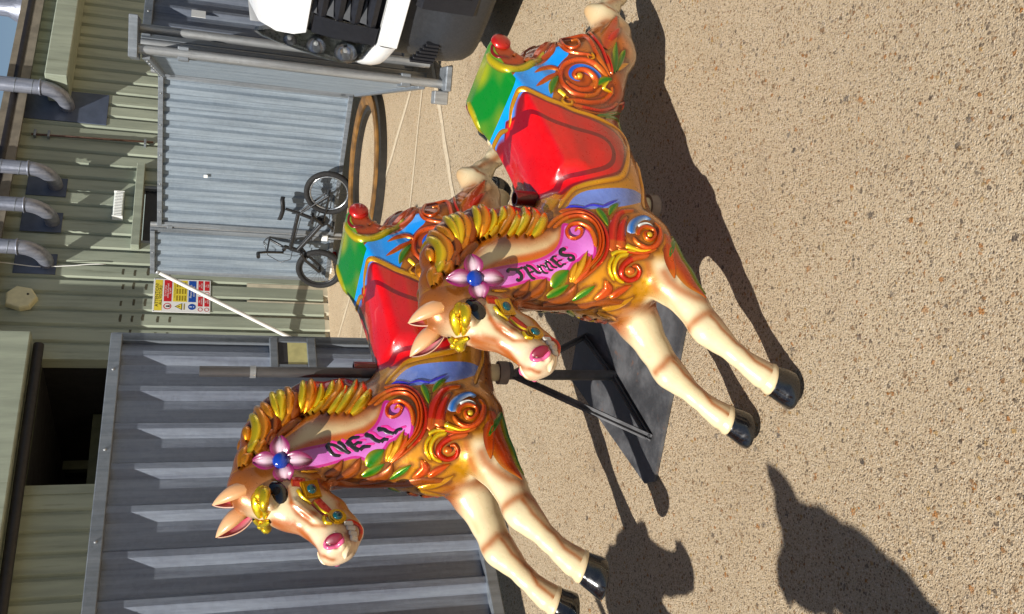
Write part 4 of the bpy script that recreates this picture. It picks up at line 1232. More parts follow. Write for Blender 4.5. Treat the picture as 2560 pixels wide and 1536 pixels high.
LINES=[([[659,127,641],[650,169,632],[637,188,602],[625,187,563]],13,0),([[647,191,583],[693,187,557],[737,175,516],[766,173,486],[814,177,466],[858,182,421]],7,0),([[640,185,550],[689,163,504],[765,158,457],[813,169,408]],22,0),([[672,-130,642],[662,-102,623],[638,-90,592],[626,-114,536]],13,0),([[652,-88,581],[705,-95,549],[757,-109,490],[818,-104,472],[869,-99,424]],7,0),([[645,-101,540],[713,-113,504],[785,-115,450],[824,-114,394]],22,0),([[503,-27,789],[497,5,735],[446,-19,626]],22,0),([[464,184,696],[499,180,685],[532,182,657],[571,193,616],[582,189,577]],16,0),([[421,175,743],[454,154,738],[502,138,716]],12,0),([[253,144,1008],[298,138,1020],[336,119,1070],[346,101,1132],[351,84,1198],[362,71,1252],[377,62,1289]],11,1),([[365,50,1349],[312,41,1321],[266,40,1280],[251,45,1258],[271,82,1194],[286,108,1130],[276,124,1074],[247,134,1034]],26,0),([[377,49,1367],[318,38,1335],[264,28,1295],[236,28,1265]],24,0),([[523,63,1325],[579,63,1311],[616,47,1281],[647,49,1250],[660,67,1211]],6,0),([[612,0,1362],[633,-8,1325],[660,-12,1271],[704,-2,1231]],11,0),([[573,63,1316],[604,51,1293],[625,58,1260],[613,62,1241]],8,0),([[722,15,1230],[755,51,1213],[765,48,1189]],8,0),([[595,-71,1372],[626,-28,1335],[633,-31,1310],[700,-1,1234]],9,0),([[467,19,1172],[566,42,1154],[611,41,1118]],18,0),([[467,24,1186],[526,20,1170],[582,46,1155]],14,0),([[-925,226,551],[-877,246,527],[-864,243,499]],7,0),([[-918,238,511],[-980,228,440],[-1041,229,378],[-1121,221,334]],14,0),([[-762,223,608],[-793,236,557],[-731,252,542]],18,0),([[476,58,1296],[490,46,1227],[521,28,1186],[583,47,1160],[618,49,1132]],42,2),([[598,54,1232],[646,67,1215],[661,66,1174]],22,2),([[598,62,1287],[619,59,1265],[610,61,1243]],14,0),([[646,56,1145],[671,62,1129],[693,70,1139]],16,3),([[614,-17,1360],[638,-29,1296],[704,-1,1231]],14,0),([[736,9,1226],[757,2,1212],[767,19,1195]],16,2),([[488,-73,737],[546,-104,682],[608,-118,653]],10,2),([[535,132,693],[560,94,652],[614,105,635],[611,-112,544]],14,2),([[491,138,722],[527,144,697],[576,137,669],[634,129,645]],10,2),([[423,25,1472],[374,19,1460],[325,15,1443],[286,19,1435]],5,0),([[434,37,1460],[393,30,1447],[347,25,1428],[304,23,1415]],5,0),([[433,43,1443],[385,34,1428],[343,27,1406],[301,23,1391]],5,0),([[413,16,1478],[359,12,1466],[305,7,1451]],5,0),([[384,35,1422],[350,31,1400],[303,21,1377],[261,22,1364]],5,0),([[359,41,1379],[310,25,1351],[260,5,1318],[227,4,1285]],5,0),([[368,47,1366],[326,41,1335],[286,37,1303],[254,38,1271]],5,0)]
MARKS={'flower':[422,55,1345],'eye':[530,55,1358],'gem1':[526,56,1252],'gem2':[624,52,1171],'nostril':[719,94,1190],'ear1b':[490,52,1426],'ear1t':[492,-42,1507],'ear2b':[560,-9,1451],'ear2t':[537,-47,1481],'fl0':[510,52,1404],'fl1':[556,33,1403],'fl2':[585,-7,1400],'fl3':[592,-72,1386],'cantle':[-629,172,1050],'knob1':[-465,206,765],'knob2':[430,144,800],'knob3':[325,210,723],'teeth':[677,62,1127],'lip':[655,50,1099],'spot':[271,167,951]}

S_ = srgb
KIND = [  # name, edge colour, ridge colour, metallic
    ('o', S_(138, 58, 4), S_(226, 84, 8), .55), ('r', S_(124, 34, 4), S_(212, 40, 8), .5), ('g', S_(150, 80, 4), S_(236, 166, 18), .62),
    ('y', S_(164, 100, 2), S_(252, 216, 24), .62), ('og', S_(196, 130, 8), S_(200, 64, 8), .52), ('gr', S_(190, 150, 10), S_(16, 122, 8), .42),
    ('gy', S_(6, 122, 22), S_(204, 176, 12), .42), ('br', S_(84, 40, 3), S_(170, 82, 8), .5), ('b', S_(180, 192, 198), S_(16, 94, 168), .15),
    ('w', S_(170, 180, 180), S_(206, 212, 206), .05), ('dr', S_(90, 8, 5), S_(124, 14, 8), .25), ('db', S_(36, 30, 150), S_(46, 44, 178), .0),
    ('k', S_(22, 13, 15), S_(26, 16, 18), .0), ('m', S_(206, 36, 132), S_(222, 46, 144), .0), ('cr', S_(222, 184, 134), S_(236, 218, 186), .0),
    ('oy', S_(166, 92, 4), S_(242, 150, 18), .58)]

def horse_paint():
    t = NT('horse_paint')
    at = t.n('ShaderNodeAttribute', attribute_name='Col')
    col, met = at.outputs['Color'], at.outputs['Alpha']
    ms = {}
    for a, names in (('m1', ('blue', 'blue2', 'green')), ('m2', ('saddle', 'sline', 'strap')), ('m3', ('pink', 'cream', 'spare'))):
        n = t.n('ShaderNodeAttribute', attribute_name=a)
        s = t.n('ShaderNodeSeparateXYZ')
        t.l(n.outputs['Vector'], s.inputs[0])
        for i, k in enumerate(names):
            ms[k] = s.outputs[i]
    co = t.coord()
    nz = t.noise(co, 9.0, 3)
    def layer(k, c, edge=.0012, ring=None, soft=None):
        nonlocal col, met
        d = ms[k]
        if ring:
            d = t.math('SUBTRACT', t.math('ABSOLUTE', t.math('ADD', d, ring[0])), ring[1])
        f = t.rng(d, edge, -edge, 0.0, 1.0) if not soft else t.rng(d, soft[0], soft[1], 0.0, 1.0)
        col = t.mix(f, col, c)
        met = t.math('MULTIPLY', met, t.math('SUBTRACT', 1.0, f))
    v = t.rng(nz, .3, .7)
    layer('blue', t.mix(v, S_(0, 140, 232), S_(6, 158, 246)))
    layer('blue2', t.mix(v, S_(14, 70, 170), S_(10, 110, 200)))
    layer('green', t.mix(t.rng(t.noise(t.mapping(co, (1, .6, 1), (0, .5, 0)), 5.5, 1), .40, .66), S_(4, 116, 24), S_(150, 152, 10)))
    layer('saddle', t.mix(v, S_(196, 1, 4), S_(212, 3, 6)))
    layer('saddle', S_(120, 10, 10), ring=(.002, .005), edge=.003)
    layer('sline', S_(124, 2, 14), ring=(0.0, .0085))
    layer('strap', t.mix(v, S_(92, 122, 208), S_(112, 140, 220)))
    layer('pink', t.mix(t.rng(t.noise(co, 6.0, 2), .35, .65), S_(188, 86, 170), S_(212, 122, 200)))
    layer('pink', S_(184, 26, 124), ring=(.003, .0045), edge=.0015)
    fine = t.noise(co, 55.0, 4)
    col = t.mix(t.rng(t.noise(co, 32.0, 6, .7), .62, .8, 0, .22), col, S_(70, 40, 14))
    t.set(Base_Color=col, Metallic=met, Coat_Weight=.85, Coat_Roughness=.07, Coat_IOR=1.5)
    t.l(t.rng(fine, .3, .75, .26, .42), t.b.inputs['Roughness'])
    t.bump(t.noise(co, 38.0, 3), .18, .006)
    return t.m
M_HORSE = horse_paint()
M_CARVE = M_HORSE          # carvings carry the same enamel; their masks are empty
M_HOOF = simple('hoof_enamel', S_(16, 15, 17), .22, 0, .3, 30, coat=1.0, bump=.15)
M_EYE = simple('eye_enamel', S_(14, 9, 8), .12, 0, .2, 30, coat=1.0)
M_GEM = simple('teal_glass_gem', S_(8, 84, 92), .08, .3, .3, 60, coat=1.0)
M_BLUEDOME = simple('blue_enamel', S_(8, 52, 150), .18, .1, .15, 30, coat=1.0)
M_TEETH = simple('tooth_enamel', S_(206, 200, 190), .3, 0, .1, 40, coat=.6)
M_PINK = simple('nostril_pink', S_(222, 92, 138), .3, 0, .12, 30, coat=.8)
M_DKRED = simple('nostril_red', S_(120, 6, 36), .4, 0, .2, 30, coat=.6)
M_SLEEVE = simple('dark_red_sleeve', S_(96, 8, 10), .35, 0, .15, 20, coat=.4)
M_BLACK = simple('black_bore', S_(12, 11, 12), .7)
M_NYLON = simple('cream_nylon', S_(214, 204, 166), .45, 0, .06, 20)
M_COLLAR = simple('grey_collar', S_(126, 116, 110), .55, .1, .12, 30)

def polysdf(px, pz, poly):
    P = np.array(poly, float)
    d = np.full(px.shape, 1e9)
    sg = np.ones(px.shape)
    j = len(P) - 1
    for i in range(len(P)):
        e = P[j] - P[i]
        wx, wz = px - P[i, 0], pz - P[i, 1]
        tt = np.clip((wx * e[0] + wz * e[1]) / (e @ e + 1e-12), 0, 1)
        d = np.minimum(d, (wx - e[0] * tt) ** 2 + (wz - e[1] * tt) ** 2)
        c1, c2, c3 = pz >= P[i, 1], pz < P[j, 1], e[0] * wz > e[1] * wx
        sg = np.where((c1 & c2 & c3) | (~c1 & ~c2 & ~c3), -sg, sg)
        j = i
    return sg * np.sqrt(d)

def smoothchain(P, it=2):
    """corner cutting for a closed outline"""
    P = [np.array(p, float) for p in P]
    for _ in range(it):
        Q = []
        for i in range(len(P)):
            a, b = P[i], P[(i + 1) % len(P)]
            Q += [a * .75 + b * .25, a * .25 + b * .75]
        P = Q
    return P

def sst(a, b, x):
    t = np.clip((x - a) / (b - a), 0, 1)
    return t * t * (3 - 2 * t)

def vnoise(V, s, seed):
    g = np.random.default_rng(seed)
    o = np.zeros(len(V))
    for k in range(5):
        d = g.normal(size=3) * s * (1 + .5 * k)
        o += np.sin(V @ d + g.uniform(0, 6.28)) / (1 + .4 * k)
    return o / 3.0

V, Q = surface_nets(make_field())
V = smooth_mesh(V, Q, 3)
bvh = BVHTree.FromPolygons([Vector(v) for v in V], Q.tolist())

def neck_mid(x, z):
    return -.030 * sst(.98, 1.4, z) * (x > .05)

def body_colours():
    x, y, z = V.T
    n1, n2 = vnoise(V, 9, 1), vnoise(V, 22, 2)
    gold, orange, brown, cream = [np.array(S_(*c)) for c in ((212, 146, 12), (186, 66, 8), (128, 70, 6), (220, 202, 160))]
    C = gold[None] + (orange - gold)[None] * np.clip(.42 + .95 * n1, 0, 1)[:, None]
    met = np.full(len(V), .52)
    def put(w, c, m=0.0):
        nonlocal C, met
        w = np.clip(w, 0, 1)
        C = C * (1 - w[:, None]) + np.array(c)[None] * w[:, None]
        met = met * (1 - w) + m * w
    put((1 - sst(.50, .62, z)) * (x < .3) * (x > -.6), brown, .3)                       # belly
    put(sst(.34, .44, x) * sst(.76, .84, z) * (z < 1.2), S_(220, 144, 10), .38)          # breast
    put((x > .05) * (x < .47) * sst(.97, 1.05, z) * (1 - sst(.30, .42, x + .0 * y)) , S_(176, 96, 8), .38)
    put(np.exp(-((x - .47) / .05) ** 2) * sst(.92, .98, z) * (1 - sst(1.16, 1.22, z)) * (np.abs(y) < .11) * .8, S_(120, 66, 8), .35)
    xh, zh = x - .035, z - .012
    hd = sst(.395, .455, xh + .55 * (zh - 1.30)) * sst(1.02, 1.08, zh) * (xh > .40)
    put(hd, cream)
    put(hd * (1 - sst(.07, .19, (xh - .40) * .8 + (1.46 - zh) * .75)) * .95, S_(168, 90, 16), .35)   # poll
    put(hd * (1 - sst(.44, .52, xh)) * .45, S_(196, 120, 40), .1)                          # jaw
    put(hd * sst(.60, .66, xh) * .45, S_(244, 206, 176))
    put(hd * np.exp(-(((xh - .663) ** 2 + (zh - 1.112) ** 2) / .022 ** 2)) * .8, S_(150, 40, 46))
    fl = sst(.385, .44, x) * (1 - sst(.70, .745, z + .25 * (x - .45))) * (y > 0) + sst(.43, .50, x) * (1 - sst(.70, .76, z + .25 * (x - .45))) * (y <= 0)
    put(fl, cream)
    hl = (1 - sst(-.86, -.70, x)) * (1 - sst(.56, .66, z))
    hl = np.maximum(hl, (1 - sst(.44, .56, z)) * (x < -.45) * .8)
    put(hl, cream)
    put(hl * sst(-.9, -.74, x) * .6, S_(150, 92, 34))
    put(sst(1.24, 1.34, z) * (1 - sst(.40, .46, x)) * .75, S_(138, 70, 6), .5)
    put(hd * (1 - sst(.0, .12, (xh - .42) * .9 + (1.44 - zh) * .6)) * .6, S_(120, 58, 8), .4)
    pc = smoothchain([(q[0] / 1000.0, q[1] / 1000.0) for q in POLYS['cream']], 2)
    dc = np.maximum(polysdf(.82 * x - .57 * np.abs(y), z, pc), np.maximum(np.maximum(.05 - x, .86 - z), x - .43))
    put(1 - sst(-.016, .006, dc), S_(214, 190, 140))
    for P, w, k in LINES:
        P = np.array(P) / 1000.0
        for mir in (1, -1):
            if mir < 0 and (P[:, 2].min() > .7 or True) and k == 1:
                continue
            d = np.full(len(V), 9.0)
            pp = P * np.array([1, mir, 1])
            if mir < 0 and P[:, 2].max() < .75 and P[:, 0].min() > 0:
                continue
            for a, b in zip(pp[:-1], pp[1:]):
                e = b - a
                t = np.clip(((V - a) @ e) / (e @ e + 1e-12), 0, 1)
                d = np.minimum(d, np.linalg.norm(V - a - t[:, None] * e, axis=1))
            ww = w / 1000.0
            c = (S_(166, 84, 10), S_(196, 80, 8), S_(196, 140, 76), S_(96, 26, 26))[k]
            put(np.exp(-(d / (ww * 1.25)) ** 2) * (.9 if w < 10 else (.8, .8, .34, .85)[k]), c, .1)
    pts, wid = [], []
    for P, w0, w1, kind, relief, group in STRIPS:
        if group > 1 or KIND[kind][0] in ('db', 'cr'):
            continue
        for mir in (1, -1):
            if mir < 0 and P[0][0] > 460 and P[0][2] > 1050:
                continue
            X = catmull(np.array(P) / 1000.0, len(P) * 5)
            if mir < 0:
                X[:, 1] = 2 * neck_mid(X[:, 0], X[:, 2]) - X[:, 1]
            for i, p in enumerate(X):
                t = i / (len(X) - 1)
                w = w0 * (math.sin(math.pi * min(1, .1 + .9 * t)) if w1 < 0 else 1 + (w1 / w0 - 1) * t)
                pts.append(p)
                wid.append(max(.003, w / 1000.0 * 1.2))
    kd = KDTree(len(pts))
    for i, p in enumerate(pts):
        kd.insert(p, i)
    kd.balance()
    wgt = np.zeros(len(V))
    for i, p in enumerate(V):
        best = 0.0
        for q, j, dist in kd.find_n(p, 2):
            if dist < .045:
                e = (dist - wid[j]) / .009
                best = max(best, math.exp(-e * e) if e > 0 else 1.0)
        wgt[i] = best
    put(wgt * .72 * (1 - .75 * (hd > .5)) * (1 - .6 * (fl > .5)), S_(96, 36, 4), .4)
    C *= (1 + .05 * n2)[:, None]
    return np.clip(C, 0, 1), met

def masks():
    a = .82 * V[:, 0] - .57 * np.abs(V[:, 1] - 0)
    z = V[:, 2]
    out = {}
    for k, p in POLYS.items():
        p = [(q[0] / 1000.0, q[1] / 1000.0) for q in p]
        if k in ('saddle', 'sline'):
            p = p + [(p[-1][0] + .16, 1.3), (p[0][0] + .10, 1.3)]
        elif k == 'blue':
            i = [j for j, q in enumerate(p)]
            p = p + []
        p = smoothchain(p, 2) if k not in ('blue2',) else smoothchain(p, 2)
        out[k] = polysdf(a, z, p)
    # the whole swept-up back of the seat is green above its blue band, and both wrap over to the far side
    x, y = V[:, 0], V[:, 1]
    top = np.maximum(np.abs(y) - .168, 1.03 + .35 * (x + .43) - z)
    out['green'] = np.minimum(out['green'], np.maximum(np.maximum(x + .43, top), .93 - z))
    out['blue'] = np.minimum(out['blue'], np.maximum(np.maximum(np.abs(x + .39) - .055, .95 - z), np.abs(y) - .20))
    out['blue'] = np.maximum(out['blue'], -(z - .6) * 0 - 1)
    neck = np.maximum(.05 - x, .86 - z)
    out['pink'] = np.maximum(np.maximum(out['pink'], neck), -(y - neck_mid(x, z)) - 9)
    out['cream'] = np.maximum(out['cream'], np.maximum(neck, x - .45))
    rear = x - .25
    for k in ('blue', 'blue2', 'saddle', 'sline', 'strap', 'green'):
        out[k] = np.maximum(out[k], np.maximum(rear, .56 - z))
    return out

def set_attr(me, name, arr):
    a = me.attributes.new(name, 'FLOAT_COLOR', 'POINT')
    a.data.foreach_set('color', np.ascontiguousarray(arr, np.float32).ravel())

def set_vec(me, name, arr):
    a = me.attributes.new(name, 'FLOAT_VECTOR', 'POINT')
    a.data.foreach_set('vector', np.ascontiguousarray(arr, np.float32).ravel())

def body_mesh():
    me = bpy.data.meshes.new('body')
    me.from_pydata(V.tolist(), [], Q.tolist())
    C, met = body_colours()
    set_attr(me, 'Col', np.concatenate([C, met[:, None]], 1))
    mk = masks()
    one = np.ones(len(V))
    for a, names in (('m1', ('blue', 'blue2', 'green')), ('m2', ('saddle', 'sline', 'strap')), ('m3', ('pink', 'cream', None))):
        set_vec(me, a, np.stack([mk[k] if k else one for k in names], 1))
    me.polygons.foreach_set('use_smooth', [True] * len(me.polygons))
    me.materials.append(M_HORSE)
    me.update()
    return me

def painted(name, verts, faces, cols, mets, smooth=True):
    """mesh with enamel colours per vertex"""
    me = bpy.data.meshes.new(name)
    me.from_pydata([tuple(v) for v in verts], [], [tuple(f) for f in faces])
    n = len(verts)
    cc = np.zeros((n, 4), np.float32)
    cc[:, :3] = np.array(cols).reshape(-1, 3) if np.ndim(cols) > 1 else np.array(cols)[None]
    cc[:, 3] = mets
    set_attr(me, 'Col', cc)
    for a in ('m1', 'm2', 'm3'):
        set_vec(me, a, np.ones((n, 3)))
    if smooth:
        me.polygons.foreach_set('use_smooth', [True] * len(me.polygons))
    me.materials.append(M_HORSE)
    me.update()
    return me

def catmull(P, n):
    P = np.array(P, float)
    P = np.vstack([2 * P[0] - P[1], P, 2 * P[-1] - P[-2]])
    out = []
    m = len(P) - 3
    for i in range(n):
        u = i / (n - 1) * m
        k = min(int(u), m - 1)
        t = u - k
        a, b, c, d = P[k:k + 4]
        out.append(.5 * ((2 * b) + (c - a) * t + (2 * a - 5 * b + 4 * c - d) * t * t + (3 * b - a - 3 * c + d) * t ** 3))
    return np.array(out)

def strip_geo(P, w0, w1, kind, relief, group=0, mirror=False):
    P = np.array(P, float) / 1000.0
    if mirror:
        c = neck_mid(P[:, 0], P[:, 2])
        P = P.copy()
        P[:, 1] = 2 * c - P[:, 1]
    mane = group == 1
    kk, edge, ridge, met = KIND[kind]
    if mane:
        met = .8
    leaf = w1 < 0
    if mane:
        w0 *= 1.7
        relief *= 1.6
    elif KIND[kind][0] in ('k', 'm'):
        w0 *= 1.42
        w1 *= 1.42
    elif KIND[kind][0] != 'db':
        w0 *= 1.25 if leaf else 1.5
        w1 *= 1.5
        relief *= 1.1
    flat = kk in ('k', 'm')
    n = max(9, len(P) * (7 if not flat else 6))
    X = catmull(P, n)
    m = 9 if not flat else 5
    V_, F_, C_, M_ = [], [], [], []
    nrm = []
    for i in range(n):
        q = bvh.find_nearest(Vector(X[i]))
        nrm.append(np.array(q[1]))
        if not mane:
            X[i] = np.array(q[0])
    edge, ridge = np.array(edge), np.array(ridge)
    for i in range(n):
        t = i / (n - 1)
        tg = X[min(i + 1, n - 1)] - X[max(i - 1, 0)]
        tg /= np.linalg.norm(tg) + 1e-9
        sd = np.cross(nrm[i], tg)
        sd /= np.linalg.norm(sd) + 1e-9
        if leaf:
            w = w0 / 1000.0 * max(.06, math.sin(math.pi * min(1, .10 + .9 * t)) ** .7 if not mane else math.sin(math.pi * (.10 + .83 * t)) ** .7)
        else:
            e = min(1, t / .07, (1 - t) / .07)
            w = (w0 + (w1 - w0) * t) / 1000.0 * (math.sqrt(max(0.0, 1 - (1 - e) ** 2)) * .92 + .08)
        for k in range(m):
            s = 2 * k / (m - 1) - 1
            p = X[i] + sd * s * w
            q = bvh.find_nearest(Vector(p))
            b, nn = np.array(q[0]), np.array(q[1])
            if mane:
                prof = max(0, 1 - s * s) ** .5
                hh = relief / 1000.0 * prof * (.35 + .65 * math.sin(math.pi * (.1 + .8 * t))) - .003
            elif flat:
                hh = relief / 1000.0 * (1 if abs(s) < .9 else .2)
            else:
                prof = (max(0, 1 - s * s) ** .5 * .45 + math.cos(s * math.pi / 2) ** 1.5 * .55) if w0 < 9 else math.cos(s * math.pi / 2) ** 1.15
                if leaf and kk in ('gr', 'og', 'g', 'o', 'gy'):
                    prof *= 1 - .42 * math.exp(-(s / .16) ** 2)
                elif not leaf and w0 > 7:
                    prof *= 1 - .16 * math.exp(-((s - .35) / .12) ** 2)
                hh = relief / 1000.0 * prof * (.55 + .45 * min(1, 6 * t, 6 * (1 - t))) - .0015 * (abs(s) > .95)
            V_.append(b + nn * hh)
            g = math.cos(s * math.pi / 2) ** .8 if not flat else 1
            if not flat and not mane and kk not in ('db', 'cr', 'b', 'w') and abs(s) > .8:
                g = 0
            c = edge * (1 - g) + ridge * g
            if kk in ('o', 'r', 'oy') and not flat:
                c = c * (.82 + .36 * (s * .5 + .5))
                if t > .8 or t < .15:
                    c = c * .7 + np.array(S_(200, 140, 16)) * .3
            elif kk == 'y':
                c = c * (.88 + .2 * t)
            C_.append(np.clip(c, 0, 1))
            M_.append(met)
    for i in range(n - 1):
        for k in range(m - 1):
            a = i * m + k
            F_.append((a, a + 1, a + m + 1, a + m))
    # face winding: outward
    v0, v1, v2 = np.array(V_[F_[len(F_) // 2][0]]), np.array(V_[F_[len(F_) // 2][1]]), np.array(V_[F_[len(F_) // 2][2]])
    if np.dot(np.cross(v1 - v0, v2 - v0), nrm[n // 2]) < 0:
        F_ = [f[::-1] for f in F_]
    return V_, F_, C_, M_

def joined(parts):
    V_, F_, C_, M_ = [], [], [], []
    for v, f, c, m in parts:
        k = len(V_)
        V_ += v
        F_ += [tuple(i + k for i in q) for q in f]
        C_ += c
        M_ += m
    return V_, F_, C_, M_

BODY = body_mesh()
horse = empty('carousel_horse')
link('body', BODY, None, horse)
names = {2: [], 3: []}
far = []
def strip_name(kind, leaf, group):
    if group == 1:
        return 'mane_lock'
    if KIND[kind][0] == 'db':
        return 'strap_scallop'
    if KIND[kind][0] == 'cr':
        return 'lip_fold'
    return 'carved_leaf' if leaf else 'carved_scroll'
for P, w0, w1, kind, relief, group in STRIPS:
    g = strip_geo(P, w0, w1, kind, relief, group)
    if group > 1:
        names[group].append(g)
        continue
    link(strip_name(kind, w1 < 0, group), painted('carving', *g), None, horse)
    if not (P[0][0] > 460 and P[0][2] > 1050):
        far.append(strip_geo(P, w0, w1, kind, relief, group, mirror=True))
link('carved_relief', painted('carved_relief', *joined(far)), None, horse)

def frame_at(p, push=0.0):
    q = bvh.find_nearest(Vector(p))
    n = q[1].normalized()
    z = n
    x = Vector((0, 0, 1)) - n * n.z
    x = x.normalized() if x.length > .05 else Vector((1, 0, 0))
    y = z.cross(x)
    return q[0] + n * push, Matrix((x, y, z)).transposed()

mk = {k: Vector(v) / 1000.0 for k, v in MARKS.items()}
def mirror_pt(p):
    return Vector((p.x, 2 * float(neck_mid(np.array(p.x), np.array(p.z))) - p.y, p.z))

# hooves with their pale coronet bands
def hoof(c, ax, toe, ln=.075):
    c, ax, toe = Vector(c), Vector(ax).normalized(), Vector(toe)
    toe = (toe - ax * toe.dot(ax)).normalized()
    sd = ax.cross(toe)
    def ring(d, r, sh, tl=0.0, n=22):
        out = []
        for k in range(n):
            a = 2 * math.pi * k / n
            cu, su = math.cos(a), math.sin(a)
            rr = r * (1 + .10 * max(0, cu))
            out.append(c + ax * (d + tl * cu) + toe * (rr * cu + sh) + sd * (rr * .86 * su))
        return out
    b = MB().loft([ring(-.012, .040, 0), ring(.0, .052, 0), ring(.012, .053, .002), ring(.045, .060, .008, .006), ring(ln - .006, .066, .014, .012), ring(ln, .064, .014, .014), ring(ln + .001, .050, .012, .012)])
    o = b.build('hoof', M_HOOF, horse, True, 50)
    rings = [ring(-.030, .042, -.001), ring(-.018, .047, -.001), ring(-.007, .0535, 0), ring(.003, .0555, 0), ring(.007, .048, 0)]
    vv = [p for r_ in rings for p in r_]
    n = 22
    ff = [(i * n + k, i * n + (k + 1) % n, (i + 1) * n + (k + 1) % n, (i + 1) * n + k) for i in range(4) for k in range(n)]
    link('coronet_band', painted('coronet_band', vv, ff, S_(220, 198, 156), 0.0), None, horse)
hoof((.862, .14, .402), (.42, 0, -.91), (.91, 0, .42))
hoof((.865, -.14, .405), (.42, 0, -.91), (.91, 0, .42))
hoof((-1.155, .20, .372), (-.97, 0, .12), (.12, 0, .97), .068)
hoof((-1.212, -.20, .258), (-.94, 0, -.34), (-.34, 0, .94), .07)

# ears: hollow cups, pink inside
def ear(base, tip, opening):
    base, tip, op = Vector(base), Vector(tip), Vector(opening)
    ax = (tip - base)
    L = ax.length
    ax = ax.normalized()
    op = (op - ax * op.dot(ax)).normalized()
    sd = ax.cross(op)
    ns, na = 14, 11
    V_, F_, C_ = [], [], []
    for layer, (col, th) in enumerate(((S_(212, 150, 92), 0.0), (S_(206, 48, 86), -.005))):
        k0 = len(V_)
        for i in range(ns):
            t = i / (ns - 1)
            w = .040 * (math.sin(math.pi * (.22 + .78 * t)) ** .8) + .001
            for k in range(na):
                a = (k / (na - 1) - .5) * math.pi * 1.45
                p = base + ax * (t * L) + sd * (math.sin(a) * (w + th * .6)) - op * (math.cos(a) * (w + th) - .02 * t * t - w * .2)
                V_.append(p)
                edge = abs(k / (na - 1) - .5) * 2
                c = np.array(col)
                if layer == 1:
                    c = c * (1 - max(0, edge - .7) * 2.6) + np.array(S_(236, 220, 206)) * max(0, edge - .7) * 2.6
                else:
                    c = c * (1 - t * .5) + np.array(S_(232, 196, 158)) * t * .5
                C_.append(c)
        for i in range(ns - 1):
            for k in range(na - 1):
                a = k0 + i * na + k
                q = (a, a + 1, a + na + 1, a + na)
                F_.append(q if layer else q[::-1])
    m = ns * na
    for i in range(ns - 1):
        for k in (0, na - 1):
            a, b = i * na + k, (i + 1) * na + k
            F_.append((a, b, b + m, a + m))
    link('ear', painted('ear', V_, F_, C_, 0.0), None, horse)
ear((.490, .015, 1.427), (.505, -.036, 1.557), (.95, -.10, .0))
ear((.523, -.075, 1.437), (.579, -.123, 1.547), (.95, -.14, .0))

# flower behind the near ear
def flower(c, nrm):
    c, nrm = Vector(c), Vector(nrm).normalized()
    fl = empty('flower', c)
    fl.parent = horse
    for d, L, w in (((0, 0, 1), .078, .029), ((-.77, .64, .12), .070, .032), ((0, 0, -1), .088, .029), ((.80, -.30, -.22), .060, .034)):
        d = Vector(d)
        d = (d - nrm * d.dot(nrm)).normalized()
        s = nrm.cross(d)
        V_, F_, C_ = [], [], []
        ns, na = 12, 9
        for i in range(ns):
            t = i / (ns - 1)
            ww = w * math.sin(math.pi * (.14 + .82 * t)) ** .75
            for k in range(na):
                q = 2 * k / (na - 1) - 1
                hgt = .012 + .018 * math.sin(math.pi * min(1, t * .9)) + .010 * q * q - .012 * t * t + .0025 * math.cos(q * 9)
                V_.append(d * (.012 + t * L) + s * (ww * q) + nrm * hgt)
                g = max(0, 1 - abs(q) * 1.15) * math.sin(math.pi * min(1, .15 + t * .8)) * 1.25
                g = min(1, g) ** 2.2
                C_.append(np.array(S_(126, 10, 78)) * (1 - g) + np.array(S_(222, 196, 208)) * g)
        for i in range(ns - 1):
            for k in range(na - 1):
                a = i * na + k
                F_.append((a, a + 1, a + na + 1, a + na)[::-1])
        base = len(V_)
        V_ += [v - nrm * .006 for v in V_[:]]
        C_ += C_[:]
        F_ += [tuple(x + base for x in f[::-1]) for f in F_[:]]
        link('petal', painted('petal', V_, F_, C_, 0.0), None, fl)
    x = nrm.orthogonal().normalized()
    Mx = Matrix((x, nrm.cross(x), nrm)).transposed()
    MB().ball(nrm * .022, (.027, .027, .015), Mx, 18, 10).build('flower_centre', M_BLUEDOME, fl, True)
    return fl
flower(mk['flower'] + Vector((.004, .016, 0)), (.42, .88, .14))

